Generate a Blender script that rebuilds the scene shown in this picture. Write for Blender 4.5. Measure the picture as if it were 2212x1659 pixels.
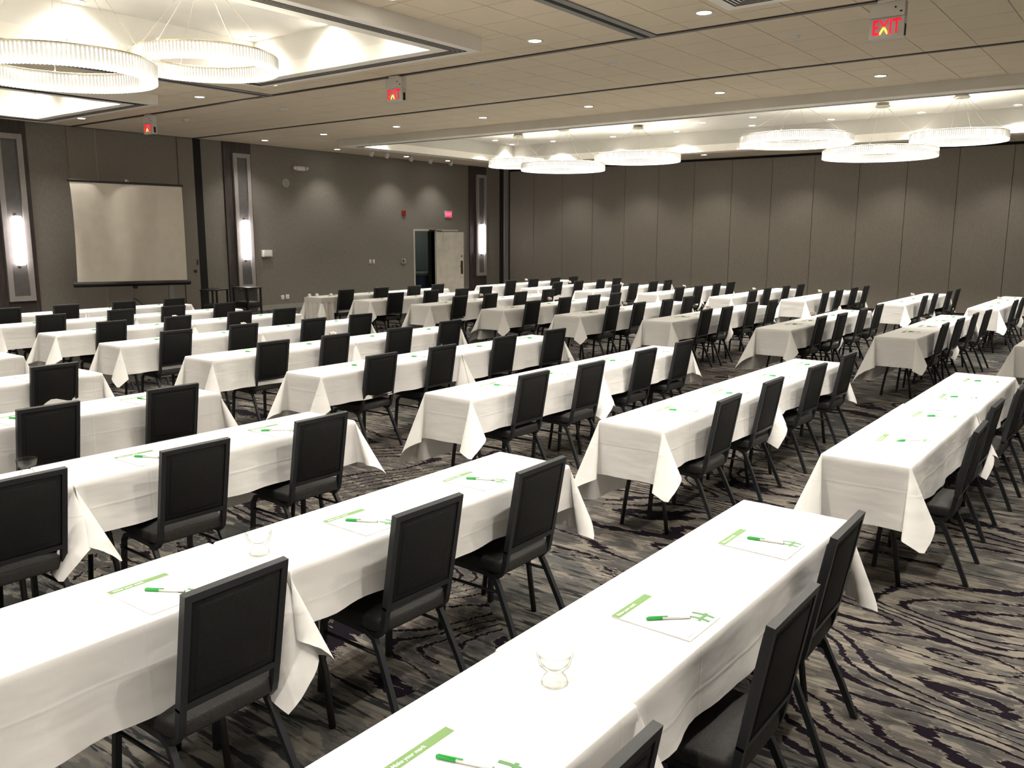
import bpy, bmesh, math, random
from mathutils import Vector, Matrix
random.seed(7)
PI = math.pi
scene = bpy.context.scene
C = scene.collection
for o in list(bpy.data.objects):
    bpy.data.objects.remove(o)

# ------------------------------------------------------------------ camera
# world frame: X along the table rows, Y across them (towards the long wall), Z up, origin under the camera
F_PX, YAW, PITCH, ROLL, CAM_H = 1844.3, 0.65682, 0.17269, -0.0024, 1.98
cam_d = bpy.data.cameras.new('camera')
cam_d.sensor_width = 36.0
cam_d.lens = F_PX / 2212.0 * 36.0
cam_d.clip_start, cam_d.clip_end = 0.02, 200
cam = bpy.data.objects.new('camera', cam_d)
C.objects.link(cam)
fwd = Vector((math.cos(YAW) * math.cos(PITCH), math.sin(YAW) * math.cos(PITCH), -math.sin(PITCH)))
right = Vector((math.sin(YAW), -math.cos(YAW), 0))
down = fwd.cross(right)
r2 = math.cos(ROLL) * right + math.sin(ROLL) * down
d2 = -math.sin(ROLL) * right + math.cos(ROLL) * down
cam.matrix_world = Matrix(((r2.x, -d2.x, -fwd.x, 0), (r2.y, -d2.y, -fwd.y, 0), (r2.z, -d2.z, -fwd.z, CAM_H), (0, 0, 0, 1)))
scene.camera = cam

# ------------------------------------------------------------------ world and exposure
w = bpy.data.worlds.new('world')
scene.world = w
w.use_nodes = True
w.node_tree.nodes['Background'].inputs[0].default_value = (0.02, 0.02, 0.022, 1)
w.node_tree.nodes['Background'].inputs[1].default_value = 0.3
scene.view_settings.view_transform = 'Standard'
scene.view_settings.look = 'None'
scene.view_settings.gamma = 1.0
scene.view_settings.use_curve_mapping = False
scene.view_settings.exposure = 1.05
for k_, v_ in dict(max_bounces=4, diffuse_bounces=3, glossy_bounces=1, transmission_bounces=2, transparent_max_bounces=8).items():
    setattr(scene.cycles, k_, v_)
scene.cycles.caustics_reflective = scene.cycles.caustics_refractive = False
P_COFFER, P_ROW, P_NEAR, P_WALL, P_FILL = 175.0, 58.0, 70.0, 48.0, 250.0      # lamp wattages
RING_STRENGTH, UPLIGHT_STRENGTH, SCONCE_STRENGTH = 3.0, 18.0, 6.0

# ------------------------------------------------------------------ materials
MATS = {}
def newmat(name):
    m = bpy.data.materials.new(name)
    m.use_nodes = True
    nt = m.node_tree
    b = nt.nodes['Principled BSDF']
    MATS[name] = m
    return m, nt, b
def N(nt, t, **kw):
    n = nt.nodes.new(t)
    for k, v in kw.items():
        if k in n.inputs.keys():
            n.inputs[k].default_value = v
        else:
            setattr(n, k, v)
    return n
def L(nt, a, ao, b, bi):
    nt.links.new(a.outputs[ao], b.inputs[bi])
def plain(name, col, rough=0.6, metal=0.0, noise=0.0, scale=20.0, bump=0.0, bscale=60.0, spec=None, stretch=None):
    m, nt, b = newmat(name)
    b.inputs['Base Color'].default_value = (*col, 1)
    b.inputs['Roughness'].default_value = rough
    b.inputs['Metallic'].default_value = metal
    if spec is not None:
        b.inputs['Specular IOR Level'].default_value = spec
    if noise or bump:
        tc = N(nt, 'ShaderNodeTexCoord')
        mp = N(nt, 'ShaderNodeMapping')
        mp.inputs['Scale'].default_value = stretch or (1, 1, 1)
        L(nt, tc, 'Object', mp, 'Vector')
    if noise:
        n = N(nt, 'ShaderNodeTexNoise', Scale=scale, Detail=3.0)
        L(nt, mp, 'Vector', n, 'Vector')
        r = N(nt, 'ShaderNodeValToRGB')
        lo = tuple(max(0, c * (1 - noise)) for c in col)
        hi = tuple(min(1, c * (1 + noise)) for c in col)
        r.color_ramp.elements[0].position = 0.3
        r.color_ramp.elements[1].position = 0.7
        r.color_ramp.elements[0].color = (*lo, 1)
        r.color_ramp.elements[1].color = (*hi, 1)
        L(nt, n, 'Fac', r, 'Fac')
        L(nt, r, 'Color', b, 'Base Color')
    if bump:
        n2 = N(nt, 'ShaderNodeTexNoise', Scale=bscale, Detail=2.0)
        L(nt, mp, 'Vector', n2, 'Vector')
        bp = N(nt, 'ShaderNodeBump', Strength=bump, Distance=0.01)
        L(nt, n2, 'Fac', bp, 'Height')
        L(nt, bp, 'Normal', b, 'Normal')
    return m
def emit(name, col, strength):
    m = bpy.data.materials.new(name)
    m.use_nodes = True
    nt = m.node_tree
    nt.nodes.clear()
    e = nt.nodes.new('ShaderNodeEmission')
    e.inputs[0].default_value = (*col, 1)
    e.inputs[1].default_value = strength
    o = nt.nodes.new('ShaderNodeOutputMaterial')
    nt.links.new(e.outputs[0], o.inputs[0])
    MATS[name] = m
    return m

WARM = (1.0, 0.94, 0.85)
plain('wall_paper', (0.225, 0.207, 0.18), 0.75, noise=0.09, scale=26, bump=0.25, bscale=110, stretch=(1, 1, 0.4))
plain('panel_fabric', (0.25, 0.225, 0.192), 0.8, noise=0.07, scale=34, bump=0.25, bscale=120, stretch=(1, 1, 0.4))
plain('dark_wood', (0.055, 0.043, 0.038), 0.5, noise=0.35, scale=12, stretch=(3, 3, 0.3))
plain('sconce_frame', (0.36, 0.34, 0.33), 0.45, noise=0.06, scale=8)
plain('sconce_inner', (0.12, 0.115, 0.11), 0.5, noise=0.1, scale=8)
plain('black_gap', (0.012, 0.012, 0.012), 0.9)
plain('tile', (0.78, 0.68, 0.53), 0.9, noise=0.05, scale=120, bump=0.15, bscale=200)
plain('ceiling_slab', (0.28, 0.25, 0.21), 0.9)
plain('soffit', (0.90, 0.865, 0.79), 0.75, noise=0.02, scale=3)
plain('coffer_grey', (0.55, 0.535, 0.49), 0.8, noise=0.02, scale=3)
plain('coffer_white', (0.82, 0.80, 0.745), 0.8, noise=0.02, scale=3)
plain('track_metal', (0.10, 0.085, 0.07), 0.35, metal=0.6)
plain('track_band', (0.27, 0.265, 0.25), 0.5, metal=0.2)
plain('slot', (0.02, 0.02, 0.02), 0.8)
plain('white_plastic', (0.72, 0.70, 0.65), 0.5)
plain('cream_door', (0.62, 0.58, 0.50), 0.55, noise=0.10, scale=5)
plain('door_frame', (0.55, 0.54, 0.49), 0.5)
plain('bronze', (0.07, 0.05, 0.03), 0.4, metal=0.5)
plain('baseboard', (0.33, 0.32, 0.29), 0.6)
plain('chair_frame', (0.016, 0.018, 0.021), 0.42, spec=0.4)
plain('chair_back', (0.011, 0.0108, 0.0105), 0.8, noise=0.3, scale=180, bump=0.3, bscale=260, spec=0.25)
plain('chair_seat', (0.022, 0.021, 0.0195), 0.62, noise=0.25, scale=90, bump=0.3, bscale=220, spec=0.4)
plain('table_wood', (0.16, 0.10, 0.055), 0.6, noise=0.2, scale=10, stretch=(0.3, 3, 3))
plain('table_leg', (0.018, 0.017, 0.016), 0.45, metal=0.2)
plain('paper', (0.88, 0.88, 0.86), 0.85)
plain('green_print', (0.19, 0.33, 0.12), 0.8)
plain('green_mark', (0.13, 0.29, 0.115), 0.8)
plain('white_print', (0.86, 0.88, 0.82), 0.8)
plain('pen_green', (0.03, 0.42, 0.07), 0.3)
plain('pen_white', (0.82, 0.82, 0.80), 0.3)
plain('grey_trim', (0.30, 0.29, 0.28), 0.5)
plain('candy', (0.86, 0.62, 0.56), 0.4, noise=0.4, scale=60)
plain('screen_black', (0.018, 0.015, 0.014), 0.45)
plain('screen_white', (0.90, 0.84, 0.745), 0.85, noise=0.04, scale=4)
plain('cart_black', (0.014, 0.013, 0.013), 0.35)
plain('red_plastic', (0.35, 0.02, 0.02), 0.4)
plain('dark_glass', (0.03, 0.03, 0.03), 0.2)
plain('service_wall', (0.30, 0.33, 0.27), 0.8)
plain('service_dark', (0.06, 0.07, 0.065), 0.7)
plain('blue_plastic', (0.025, 0.04, 0.075), 0.5)
plain('fabric_lampshade', (0.5, 0.5, 0.45), 0.8)
plain('canopy_metal', (0.32, 0.30, 0.24), 0.35, metal=0.7)
plain('ring_metal', (0.62, 0.56, 0.40), 0.3, metal=0.8)
plain('cable', (0.42, 0.39, 0.33), 0.5)
plain('yellow_tag', (0.75, 0.60, 0.05), 0.6)
emit('lens', WARM, 14.0)
emit('ring_light', (1.0, 0.96, 0.86), RING_STRENGTH)
emit('ring_glow', (1.0, 0.95, 0.84), 0.72)
emit('added_ring_uplight', (1.0, 0.93, 0.78), UPLIGHT_STRENGTH)
emit('sconce_light', (1.0, 0.90, 0.88), SCONCE_STRENGTH)
emit('service_glow', (0.9, 1.0, 0.85), 2.0)

# table linen
m, nt, b = newmat('linen')
b.inputs['Base Color'].default_value = (0.87, 0.855, 0.83, 1)
b.inputs['Roughness'].default_value = 0.95
b.inputs['Specular IOR Level'].default_value = 0.1
tc = N(nt, 'ShaderNodeTexCoord'); mp = N(nt, 'ShaderNodeMapping'); mp.inputs['Scale'].default_value = (1.0, 1.0, 3.2)
oi = N(nt, 'ShaderNodeObjectInfo')
va = N(nt, 'ShaderNodeVectorMath', operation='MULTIPLY_ADD')
cb = N(nt, 'ShaderNodeCombineXYZ'); L(nt, oi, 'Random', cb, 'X'); L(nt, oi, 'Random', cb, 'Y'); L(nt, oi, 'Random', cb, 'Z')
L(nt, cb, 'Vector', va, 0); va.inputs[1].default_value = (37, 19, 53)
L(nt, tc, 'Object', mp, 'Vector'); L(nt, mp, 'Vector', va, 2)
n1 = N(nt, 'ShaderNodeTexNoise', Scale=3.2, Detail=2.0, Distortion=0.1); L(nt, va, 'Vector', n1, 'Vector')
n2 = N(nt, 'ShaderNodeTexNoise', Scale=420.0, Detail=1.0); L(nt, tc, 'Object', n2, 'Vector')
ad = N(nt, 'ShaderNodeMath', operation='MULTIPLY_ADD'); L(nt, n2, 'Fac', ad, 0); ad.inputs[1].default_value = 0.02; L(nt, n1, 'Fac', ad, 2)
sx = N(nt, 'ShaderNodeSeparateXYZ'); L(nt, tc, 'Object', sx, 'Vector')
def crease(src, period, off, w_):
    a1 = N(nt, 'ShaderNodeMath', operation='ADD'); L(nt, sx, src, a1, 0); a1.inputs[1].default_value = off
    a2 = N(nt, 'ShaderNodeMath', operation='PINGPONG'); L(nt, a1, 'Value', a2, 0); a2.inputs[1].default_value = period
    a3 = N(nt, 'ShaderNodeMapRange'); L(nt, a2, 'Value', a3, 0); a3.inputs[1].default_value = 0.0; a3.inputs[2].default_value = w_; a3.inputs[3].default_value = 0.10; a3.inputs[4].default_value = 0.0
    return a3
c1, c2 = crease('Z', 0.32, -0.62, 0.010), crease('X', 0.228, 0.07, 0.010)
ad2 = N(nt, 'ShaderNodeMath', operation='ADD'); L(nt, c1, 0, ad2, 0); L(nt, c2, 0, ad2, 1)
ad3 = N(nt, 'ShaderNodeMath', operation='ADD'); L(nt, ad2, 0, ad3, 0); L(nt, ad, 'Value', ad3, 1)
bp = N(nt, 'ShaderNodeBump', Strength=0.24, Distance=0.03); L(nt, ad3, 'Value', bp, 'Height'); L(nt, bp, 'Normal', b, 'Normal')

# skirt cloth is the same linen in a greyer weave
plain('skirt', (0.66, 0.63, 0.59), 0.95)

# clear pressed glass and lamp crystal
m, nt, b = newmat('glass')
nt.nodes.remove(b)
out = nt.nodes['Material Output']
tr = N(nt, 'ShaderNodeBsdfTransparent'); gl = N(nt, 'ShaderNodeBsdfGlossy'); lw = N(nt, 'ShaderNodeLayerWeight'); lw.inputs[0].default_value = 0.35
lw2 = N(nt, 'ShaderNodeLayerWeight'); lw2.inputs[0].default_value = 0.25
rg = N(nt, 'ShaderNodeValToRGB'); L(nt, lw2, 'Facing', rg, 'Fac')
rg.color_ramp.elements[0].position = 0.25; rg.color_ramp.elements[0].color = (0.97, 0.975, 0.97, 1)
rg.color_ramp.elements[1].position = 0.95; rg.color_ramp.elements[1].color = (0.42, 0.45, 0.42, 1)
L(nt, rg, 'Color', tr, 'Color')
gl.inputs['Roughness'].default_value = 0.05
ml = N(nt, 'ShaderNodeMath', operation='MULTIPLY'); ml.inputs[1].default_value = 0.16; L(nt, lw, 'Facing', ml, 0)
mx = N(nt, 'ShaderNodeMixShader'); L(nt, ml, 'Value', mx, 0); L(nt, tr, 0, mx, 1); L(nt, gl, 0, mx, 2); L(nt, mx, 0, out, 0)
m, nt, b = newmat('crystal')
nt.nodes.remove(b)
out = nt.nodes['Material Output']
tr = N(nt, 'ShaderNodeBsdfTransparent'); tl = N(nt, 'ShaderNodeBsdfTranslucent'); gl = N(nt, 'ShaderNodeBsdfGlossy')
tl.inputs['Color'].default_value = (0.9, 0.88, 0.8, 1); gl.inputs['Roughness'].default_value = 0.12
mx = N(nt, 'ShaderNodeMixShader'); mx.inputs[0].default_value = 0.55
mx2 = N(nt, 'ShaderNodeMixShader'); mx2.inputs[0].default_value = 0.5
L(nt, tl, 0, mx, 1); L(nt, gl, 0, mx, 2); L(nt, tr, 0, mx2, 1); L(nt, mx, 0, mx2, 2); L(nt, mx2, 0, out, 0)

# exit letters: a red film in front of a bulb, hottest where the bulb sits
def exit_red(name, hot, far=1.1):
    m = bpy.data.materials.new(name); m.use_nodes = True; nt = m.node_tree; nt.nodes.clear(); MATS[name] = m
    o = nt.nodes.new('ShaderNodeOutputMaterial'); e = nt.nodes.new('ShaderNodeEmission'); nt.links.new(e.outputs[0], o.inputs[0])
    t = nt.nodes.new('ShaderNodeTexCoord'); d = nt.nodes.new('ShaderNodeVectorMath'); d.operation = 'DISTANCE'
    d.inputs[1].default_value = hot; nt.links.new(t.outputs['Object'], d.inputs[0])
    r = nt.nodes.new('ShaderNodeValToRGB'); nt.links.new(d.outputs['Value'], r.inputs['Fac'])
    els = r.color_ramp.elements
    els[0].position = 0.0; els[0].color = (1.0, 0.85, 0.25, 1)
    els[1].position = 0.16; els[1].color = (0.42 * far, 0.008, 0.02, 1)
    x = els.new(0.048); x.color = (1.0, 0.55, 0.05, 1)
    x = els.new(0.065); x.color = (0.95 * far, 0.015, 0.04, 1)
    e.inputs[1].default_value = 1.0; nt.links.new(r.outputs['Color'], e.inputs[0])
exit_red('exit_red', (-0.035, -0.05, 0.0))
emit('exit_face', (0.95, 0.03, 0.09), 0.9)
emit('exit_face_letters', (1.0, 0.22, 0.28), 0.9)

# patterned carpet: warped contour lines, ragged and stretched along the roll (Y)
m, nt, b = newmat('carpet')
b.inputs['Roughness'].default_value = 1.0
b.inputs['Specular IOR Level'].default_value = 0.05
tc = N(nt, 'ShaderNodeTexCoord')
def mapped(scale, loc=(0, 0, 0), rot=0.0):
    mm = N(nt, 'ShaderNodeMapping'); mm.inputs['Scale'].default_value = scale; mm.inputs['Location'].default_value = loc
    mm.inputs['Rotation'].default_value = (0, 0, rot)
    L(nt, tc, 'Object', mm, 'Vector'); return mm
def noise(mm, scale, detail=2.0, rough=0.5, dist=0.0):
    n = N(nt, 'ShaderNodeTexNoise', Scale=scale, Detail=detail, Roughness=rough, Distortion=dist); L(nt, mm, 'Vector', n, 'Vector'); return n
def mth(op, a, bb=None, cc=None):
    n = N(nt, 'ShaderNodeMath', operation=op)
    for i, v in enumerate((a, bb, cc)):
        if v is None: continue
        if isinstance(v, (int, float)): n.inputs[i].default_value = v
        else: nt.links.new(v, n.inputs[i])
    return n.outputs[0]
def ramp(v, stops, interp='LINEAR'):
    r = N(nt, 'ShaderNodeValToRGB'); r.color_ramp.interpolation = interp
    e = r.color_ramp.elements
    e[0].position, e[0].color = stops[0][0], (*stops[0][1], 1)
    e[1].position, e[1].color = stops[-1][0], (*stops[-1][1], 1)
    for p, c in stops[1:-1]:
        x = e.new(p); x.color = (*c, 1)
    nt.links.new(v, r.inputs['Fac']); return r.outputs['Color']
def mixc(f, a, bb):
    n = N(nt, 'ShaderNodeMix', data_type='RGBA')
    if isinstance(f, (int, float)): n.inputs[0].default_value = f
    else: nt.links.new(f, n.inputs[0])
    for i, v in ((6, a), (7, bb)):
        if isinstance(v, tuple): n.inputs[i].default_value = (*v, 1)
        else: nt.links.new(v, n.inputs[i])
    return n.outputs[2]
mA = mapped((1.0, 0.42, 1), (3.1, 1.7, 0))
field = noise(mA, 0.85, 1.6, 0.45, 0.55).outputs['Fac']
jit = noise(mapped((1.0, 0.22, 1)), 42.0, 3.0, 0.6).outputs['Fac']
val = mth('ADD', mth('MULTIPLY', field, 25.0), mth('MULTIPLY', jit, 0.75))
fr = mth('FRACT', val)
tri = mth('ABSOLUTE', mth('SUBTRACT', fr, 0.5))            # 0 on the line .. 0.5 between lines
wn = noise(mapped((1.0, 0.5, 1), (9, 4, 0)), 1.6, 2.0).outputs['Fac']
wid = mth('MULTIPLY_ADD', wn, 0.50, -0.115)
line = mth('LESS_THAN', tri, wid)
edge = mth('LESS_THAN', tri, mth('MULTIPLY_ADD', jit, 0.10, mth('ADD', wid, 0.0)))
zone = noise(mapped((0.8, 0.45, 1), (21, 2, 0)), 0.55, 2.0, 0.5, 0.4).outputs['Fac']
streak = noise(mapped((1.0, 0.09, 1), (2, 8, 0), 0.06), 34.0, 3.0, 0.6).outputs['Fac']
streak2 = noise(mapped((1.0, 0.13, 1), (5, 3, 0), 0.06), 15.0, 2.0, 0.6).outputs['Fac']
base = ramp(mth('ADD', mth('MULTIPLY', zone, 0.75), mth('MULTIPLY', streak2, 0.30)),
            [(0.38, (0.036, 0.038, 0.038)), (0.47, (0.066, 0.066, 0.063)), (0.535, (0.099, 0.092, 0.084)), (0.60, (0.142, 0.125, 0.104)), (0.70, (0.086, 0.079, 0.081))])
cell = noise(mapped((1.0, 0.38, 1), (7, 1, 0)), 9.0, 3.0, 0.55, 0.3).outputs['Fac']
base = mixc(mth('MULTIPLY', mth('GREATER_THAN', cell, 0.54), 0.9), base, (0.195, 0.174, 0.145))
base = mixc(mth('MULTIPLY', mth('LESS_THAN', cell, 0.43), 0.7), base, (0.050, 0.048, 0.048))
base = mixc(mth('MINIMUM', mth('MAXIMUM', mth('MULTIPLY', mth('SUBTRACT', streak, 0.47), 5.0), 0.0), 0.5), base, (0.033, 0.031, 0.030))
cream = mixc(mth('MULTIPLY', edge, 0.6), base, (0.185, 0.165, 0.139))
full = mixc(line, cream, (0.0085, 0.006, 0.0095))
plainzone = mth('GREATER_THAN', noise(mapped((0.7, 0.5, 1), (4, 11, 0)), 0.62, 2.0, 0.5, 0.8).outputs['Fac'], 0.545)
dash = mth('GREATER_THAN', mth('MULTIPLY_ADD', streak, 0.55, mth('MULTIPLY', streak2, 0.45)), 0.55)
dashed = mixc(dash, mixc(0.35, base, (0.066, 0.069, 0.066)), (0.023, 0.024, 0.024))
col = mixc(plainzone, full, dashed)
nt.links.new(col, b.inputs['Base Color'])
pile = noise(mapped((1, 1, 1)), 300.0, 1.0)
bpn = N(nt, 'ShaderNodeBump', Strength=0.5, Distance=0.004); L(nt, pile, 'Fac', bpn, 'Height'); L(nt, bpn, 'Normal', b, 'Normal')

# ------------------------------------------------------------------ mesh helpers
class MB:
    def __init__(s):
        s.v, s.f, s.sm = [], [], []
    def add(s, vs, fs, smooth=False, mat=None):
        o = len(s.v)
        for p in vs:
            p = Vector(p)
            s.v.append(tuple(mat @ p) if mat else tuple(p))
        for f in fs:
            s.f.append([i + o for i in f]); s.sm.append(smooth)
        return s
    def box(s, x0, x1, y0, y1, z0, z1, mat=None):
        return s.add([(x0, y0, z0), (x1, y0, z0), (x1, y1, z0), (x0, y1, z0), (x0, y0, z1), (x1, y0, z1), (x1, y1, z1), (x0, y1, z1)],
                     [(0, 3, 2, 1), (4, 5, 6, 7), (0, 1, 5, 4), (1, 2, 6, 5), (2, 3, 7, 6), (3, 0, 4, 7)], False, mat)
    def bbox(s, x0, x1, y0, y1, z0, z1, b=0.01, mat=None):
        """box with bevelled edges, rounded in plan and in section"""
        vs, fs = [], []
        rings = [(z0, b), (z0 + b * 0.3, b * 0.3), (z0 + b, 0), (z1 - b, 0), (z1 - b * 0.3, b * 0.3), (z1, b)]
        for z, i in rings:
            for (cx, cy, a0) in ((x1 - b, y1 - b, 0), (x0 + b, y1 - b, 90), (x0 + b, y0 + b, 180), (x1 - b, y0 + b, 270)):
                for k in range(3):
                    a = math.radians(a0 + 45 * k); rr = max(b - i, 0.0005)
                    vs.append((cx + rr * math.cos(a), cy + rr * math.sin(a), z))
        n = 12
        for j in range(len(rings) - 1):
            for i in range(n):
                fs.append((j * n + i, j * n + (i + 1) % n, (j + 1) * n + (i + 1) % n, (j + 1) * n + i))
        fs.append(tuple(reversed(range(n)))); fs.append(tuple(range((len(rings) - 1) * n, len(rings) * n)))
        return s.add(vs, fs, True, mat)
    def tube(s, pts, r, seg=8, caps=True, smooth=True, rect=None, up=(0, 0, 1), mat=None):
        pts = [Vector(p) for p in pts]
        vs, fs = [], []
        if rect: seg = 4
        for i, p in enumerate(pts):
            t = (pts[min(i + 1, len(pts) - 1)] - pts[max(i - 1, 0)]).normalized()
            u = Vector(up); u = u - t * u.dot(t)
            if u.length < 1e-4:
                u = Vector((1, 0, 0)); u = u - t * u.dot(t)
            u.normalize(); vv = t.cross(u)
            rr = r[i] if isinstance(r, (list, tuple)) else r
            for k in range(seg):
                if rect:
                    sx, sy = ((1, 1), (-1, 1), (-1, -1), (1, -1))[k]
                    vs.append(p + u * (sx * rect[0] / 2) + vv * (sy * rect[1] / 2))
                else:
                    a = 2 * PI * k / seg
                    vs.append(p + (u * math.cos(a) + vv * math.sin(a)) * rr)
        for i in range(len(pts) - 1):
            for k in range(seg):
                fs.append((i * seg + k, i * seg + (k + 1) % seg, (i + 1) * seg + (k + 1) % seg, (i + 1) * seg + k))
        if caps:
            fs.append(tuple(reversed(range(seg)))); fs.append(tuple(range((len(pts) - 1) * seg, len(pts) * seg)))
        return s.add(vs, fs, smooth and not rect, mat)
    def lathe(s, prof, seg=24, mat=None, smooth=True, flute=None, closed=False):
        vs, fs = [], []
        for j, (r, z) in enumerate(prof):
            for k in range(seg):
                a = 2 * PI * k / seg
                rr = r * (1 + (flute(j, k) if flute else 0))
                vs.append((rr * math.cos(a), rr * math.sin(a), z))
        n = len(prof)
        for j in range(n - 1 + (1 if closed else 0)):
            for k in range(seg):
                a, bq = j * seg, ((j + 1) % n) * seg
                fs.append((a + k, a + (k + 1) % seg, bq + (k + 1) % seg, bq + k))
        return s.add(vs, fs, smooth, mat)
    def disc(s, cx, cy, z, r, seg=16, mat=None, flip=True):
        vs = [(cx + r * math.cos(2 * PI * k / seg), cy + r * math.sin(2 * PI * k / seg), z) for k in range(seg)]
        return s.add(vs, [tuple(reversed(range(seg))) if flip else tuple(range(seg))], False, mat)
    def mesh(s, name, mat):
        me = bpy.data.meshes.new(name)
        me.from_pydata(s.v, [], s.f)
        me.polygons.foreach_set('use_smooth', s.sm)
        if mat: me.materials.append(MATS[mat] if isinstance(mat, str) else mat)
        me.validate(); me.update()
        return me
    def build(s, name, mat, parent=None):
        return link(name, s.mesh(name, mat), parent)
def link(name, me, parent=None):
    o = bpy.data.objects.new(name, me); C.objects.link(o)
    if parent: o.parent = parent
    return o
def tag(o, label=None, cat=None, group=None, kind=None):
    if label: o['label'] = label
    if cat: o['category'] = cat
    if group: o['group'] = group
    if kind: o['kind'] = kind
    return o
def empty(name, loc=(0, 0, 0), rz=0.0):
    o = bpy.data.objects.new(name, None); C.objects.link(o)
    o.empty_display_size = 0.1
    o.location = loc; o.rotation_euler = (0, 0, rz)
    return o
def thing(name, label, cat, loc=(0, 0, 0), rz=0.0, group=None):
    return tag(empty(name, loc, rz), label, cat, group)
def copy_tree(o, parent=None):
    c = o.copy(); C.objects.link(c); c.parent = parent
    for ch in o.children: copy_tree(ch, c)
    return c
def structure(o): return tag(o, kind='structure')
def sharp_smooth(o): return o
def rbox(sx, sy, sz, nx=6, ny=6, e=0.25, crown=0.0):
    """soft cushion: superellipse-edged pad centred at origin, top crowned"""
    b = MB(); vs, fs = [], []
    rows = [(-1.0, 0.90), (-0.92, 0.97), (-0.6, 1.0), (0.45, 1.0), (0.8, 0.975), (1.0, 0.90)]
    n = 32
    for h, k in rows:
        for i in range(n):
            a = 2 * PI * (i + 0.5) / n
            c, s_ = math.cos(a), math.sin(a)
            x = math.copysign(abs(c) ** e, c) * sx * (1 - (1 - k) * 0.35); y = math.copysign(abs(s_) ** e, s_) * sy * (1 - (1 - k) * 0.35)
            vs.append((x, y, h * sz))
    for j in range(len(rows) - 1):
        for i in range(n):
            fs.append((j * n + i, j * n + (i + 1) % n, (j + 1) * n + (i + 1) % n, (j + 1) * n + i))
    top = (len(rows) - 1) * n
    for kk, (q, zz) in enumerate(((0.6, crown * 0.75),)):
        base = len(vs)
        for i in range(n):
            p = vs[top + i]; vs.append((p[0] * q, p[1] * q, sz + zz))
        for i in range(n):
            fs.append((top + i, top + (i + 1) % n, base + (i + 1) % n, base + i))
        top = base
    vs.append((0, 0, sz + crown)); ci = len(vs) - 1
    for i in range(n): fs.append((top + i, top + (i + 1) % n, ci))
    fs.append(tuple(reversed(range(n))))
    b.add(vs, fs, True)
    return b
_dg = None
def text_mesh(txt, size, depth, mat, name, align='CENTER', bold=0.0):
    cu = bpy.data.curves.new('t', 'FONT'); cu.body = txt; cu.size = size; cu.extrude = depth; cu.offset = bold
    cu.align_x = align; cu.align_y = 'CENTER'; cu.resolution_u = 3
    o = bpy.data.objects.new('t', cu); C.objects.link(o)
    bpy.context.view_layer.update()
    me = bpy.data.meshes.new_from_object(o.evaluated_get(bpy.context.evaluated_depsgraph_get()))
    bpy.data.objects.remove(o); bpy.data.curves.remove(cu)
    me.name = name; me.materials.clear(); me.materials.append(MATS[mat])
    return me
ORD = ['first', 'second', 'third', 'fourth', 'fifth', 'sixth', 'seventh', 'eighth', 'ninth']

# ================================================================== the room
CZ, SZ, HZ = 4.25, 4.09, 4.60          # tile ceiling, soffit underside, coffer ceiling
X0, X1, Y0, Y1 = -6.0, 24.45, -9.0, 19.0
floor = structure(MB().box(X0, X1, Y0, Y1, -0.1, 0.0).build('floor', 'carpet'))

# coffers: (outer x0, x1, y0, y1)
COF = [(1.45, 8.08, 6.70, 10.85), (1.45, 8.08, 13.65, 17.50), (1.45, 8.08, -0.45, 3.64), (1.45, 8.08, -7.4, -3.35), (14.40, 21.28, -7.0, 16.45)]
FW = 0.42
slab = MB()
def rects_minus(rect, holes):
    xs = sorted({rect[0], rect[1], *[h[0] for h in holes], *[h[1] for h in holes]}); ys = sorted({rect[2], rect[3], *[h[2] for h in holes], *[h[3] for h in holes]})
    for i in range(len(xs) - 1):
        for j in range(len(ys) - 1):
            cx, cy = (xs[i] + xs[i + 1]) / 2, (ys[j] + ys[j + 1]) / 2
            if not (rect[0] < cx < rect[1] and rect[2] < cy < rect[3]): continue
            if any(h[0] < cx < h[1] and h[2] < cy < h[3] for h in holes): continue
            yield xs[i], xs[i + 1], ys[j], ys[j + 1]
inner = [(a + FW, bb - FW, c + FW, d - FW) for a, bb, c, d in COF]
for r in rects_minus((X0, X1, Y0, Y1), [(a - 0.06, q + 0.06, c - 0.06, d + 0.06) for a, q, c, d in inner]): slab.box(r[0], r[1], r[2], r[3], CZ + 0.014, CZ + 0.10)
ceiling = structure(slab.build('ceiling', 'ceiling_slab'))
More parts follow.
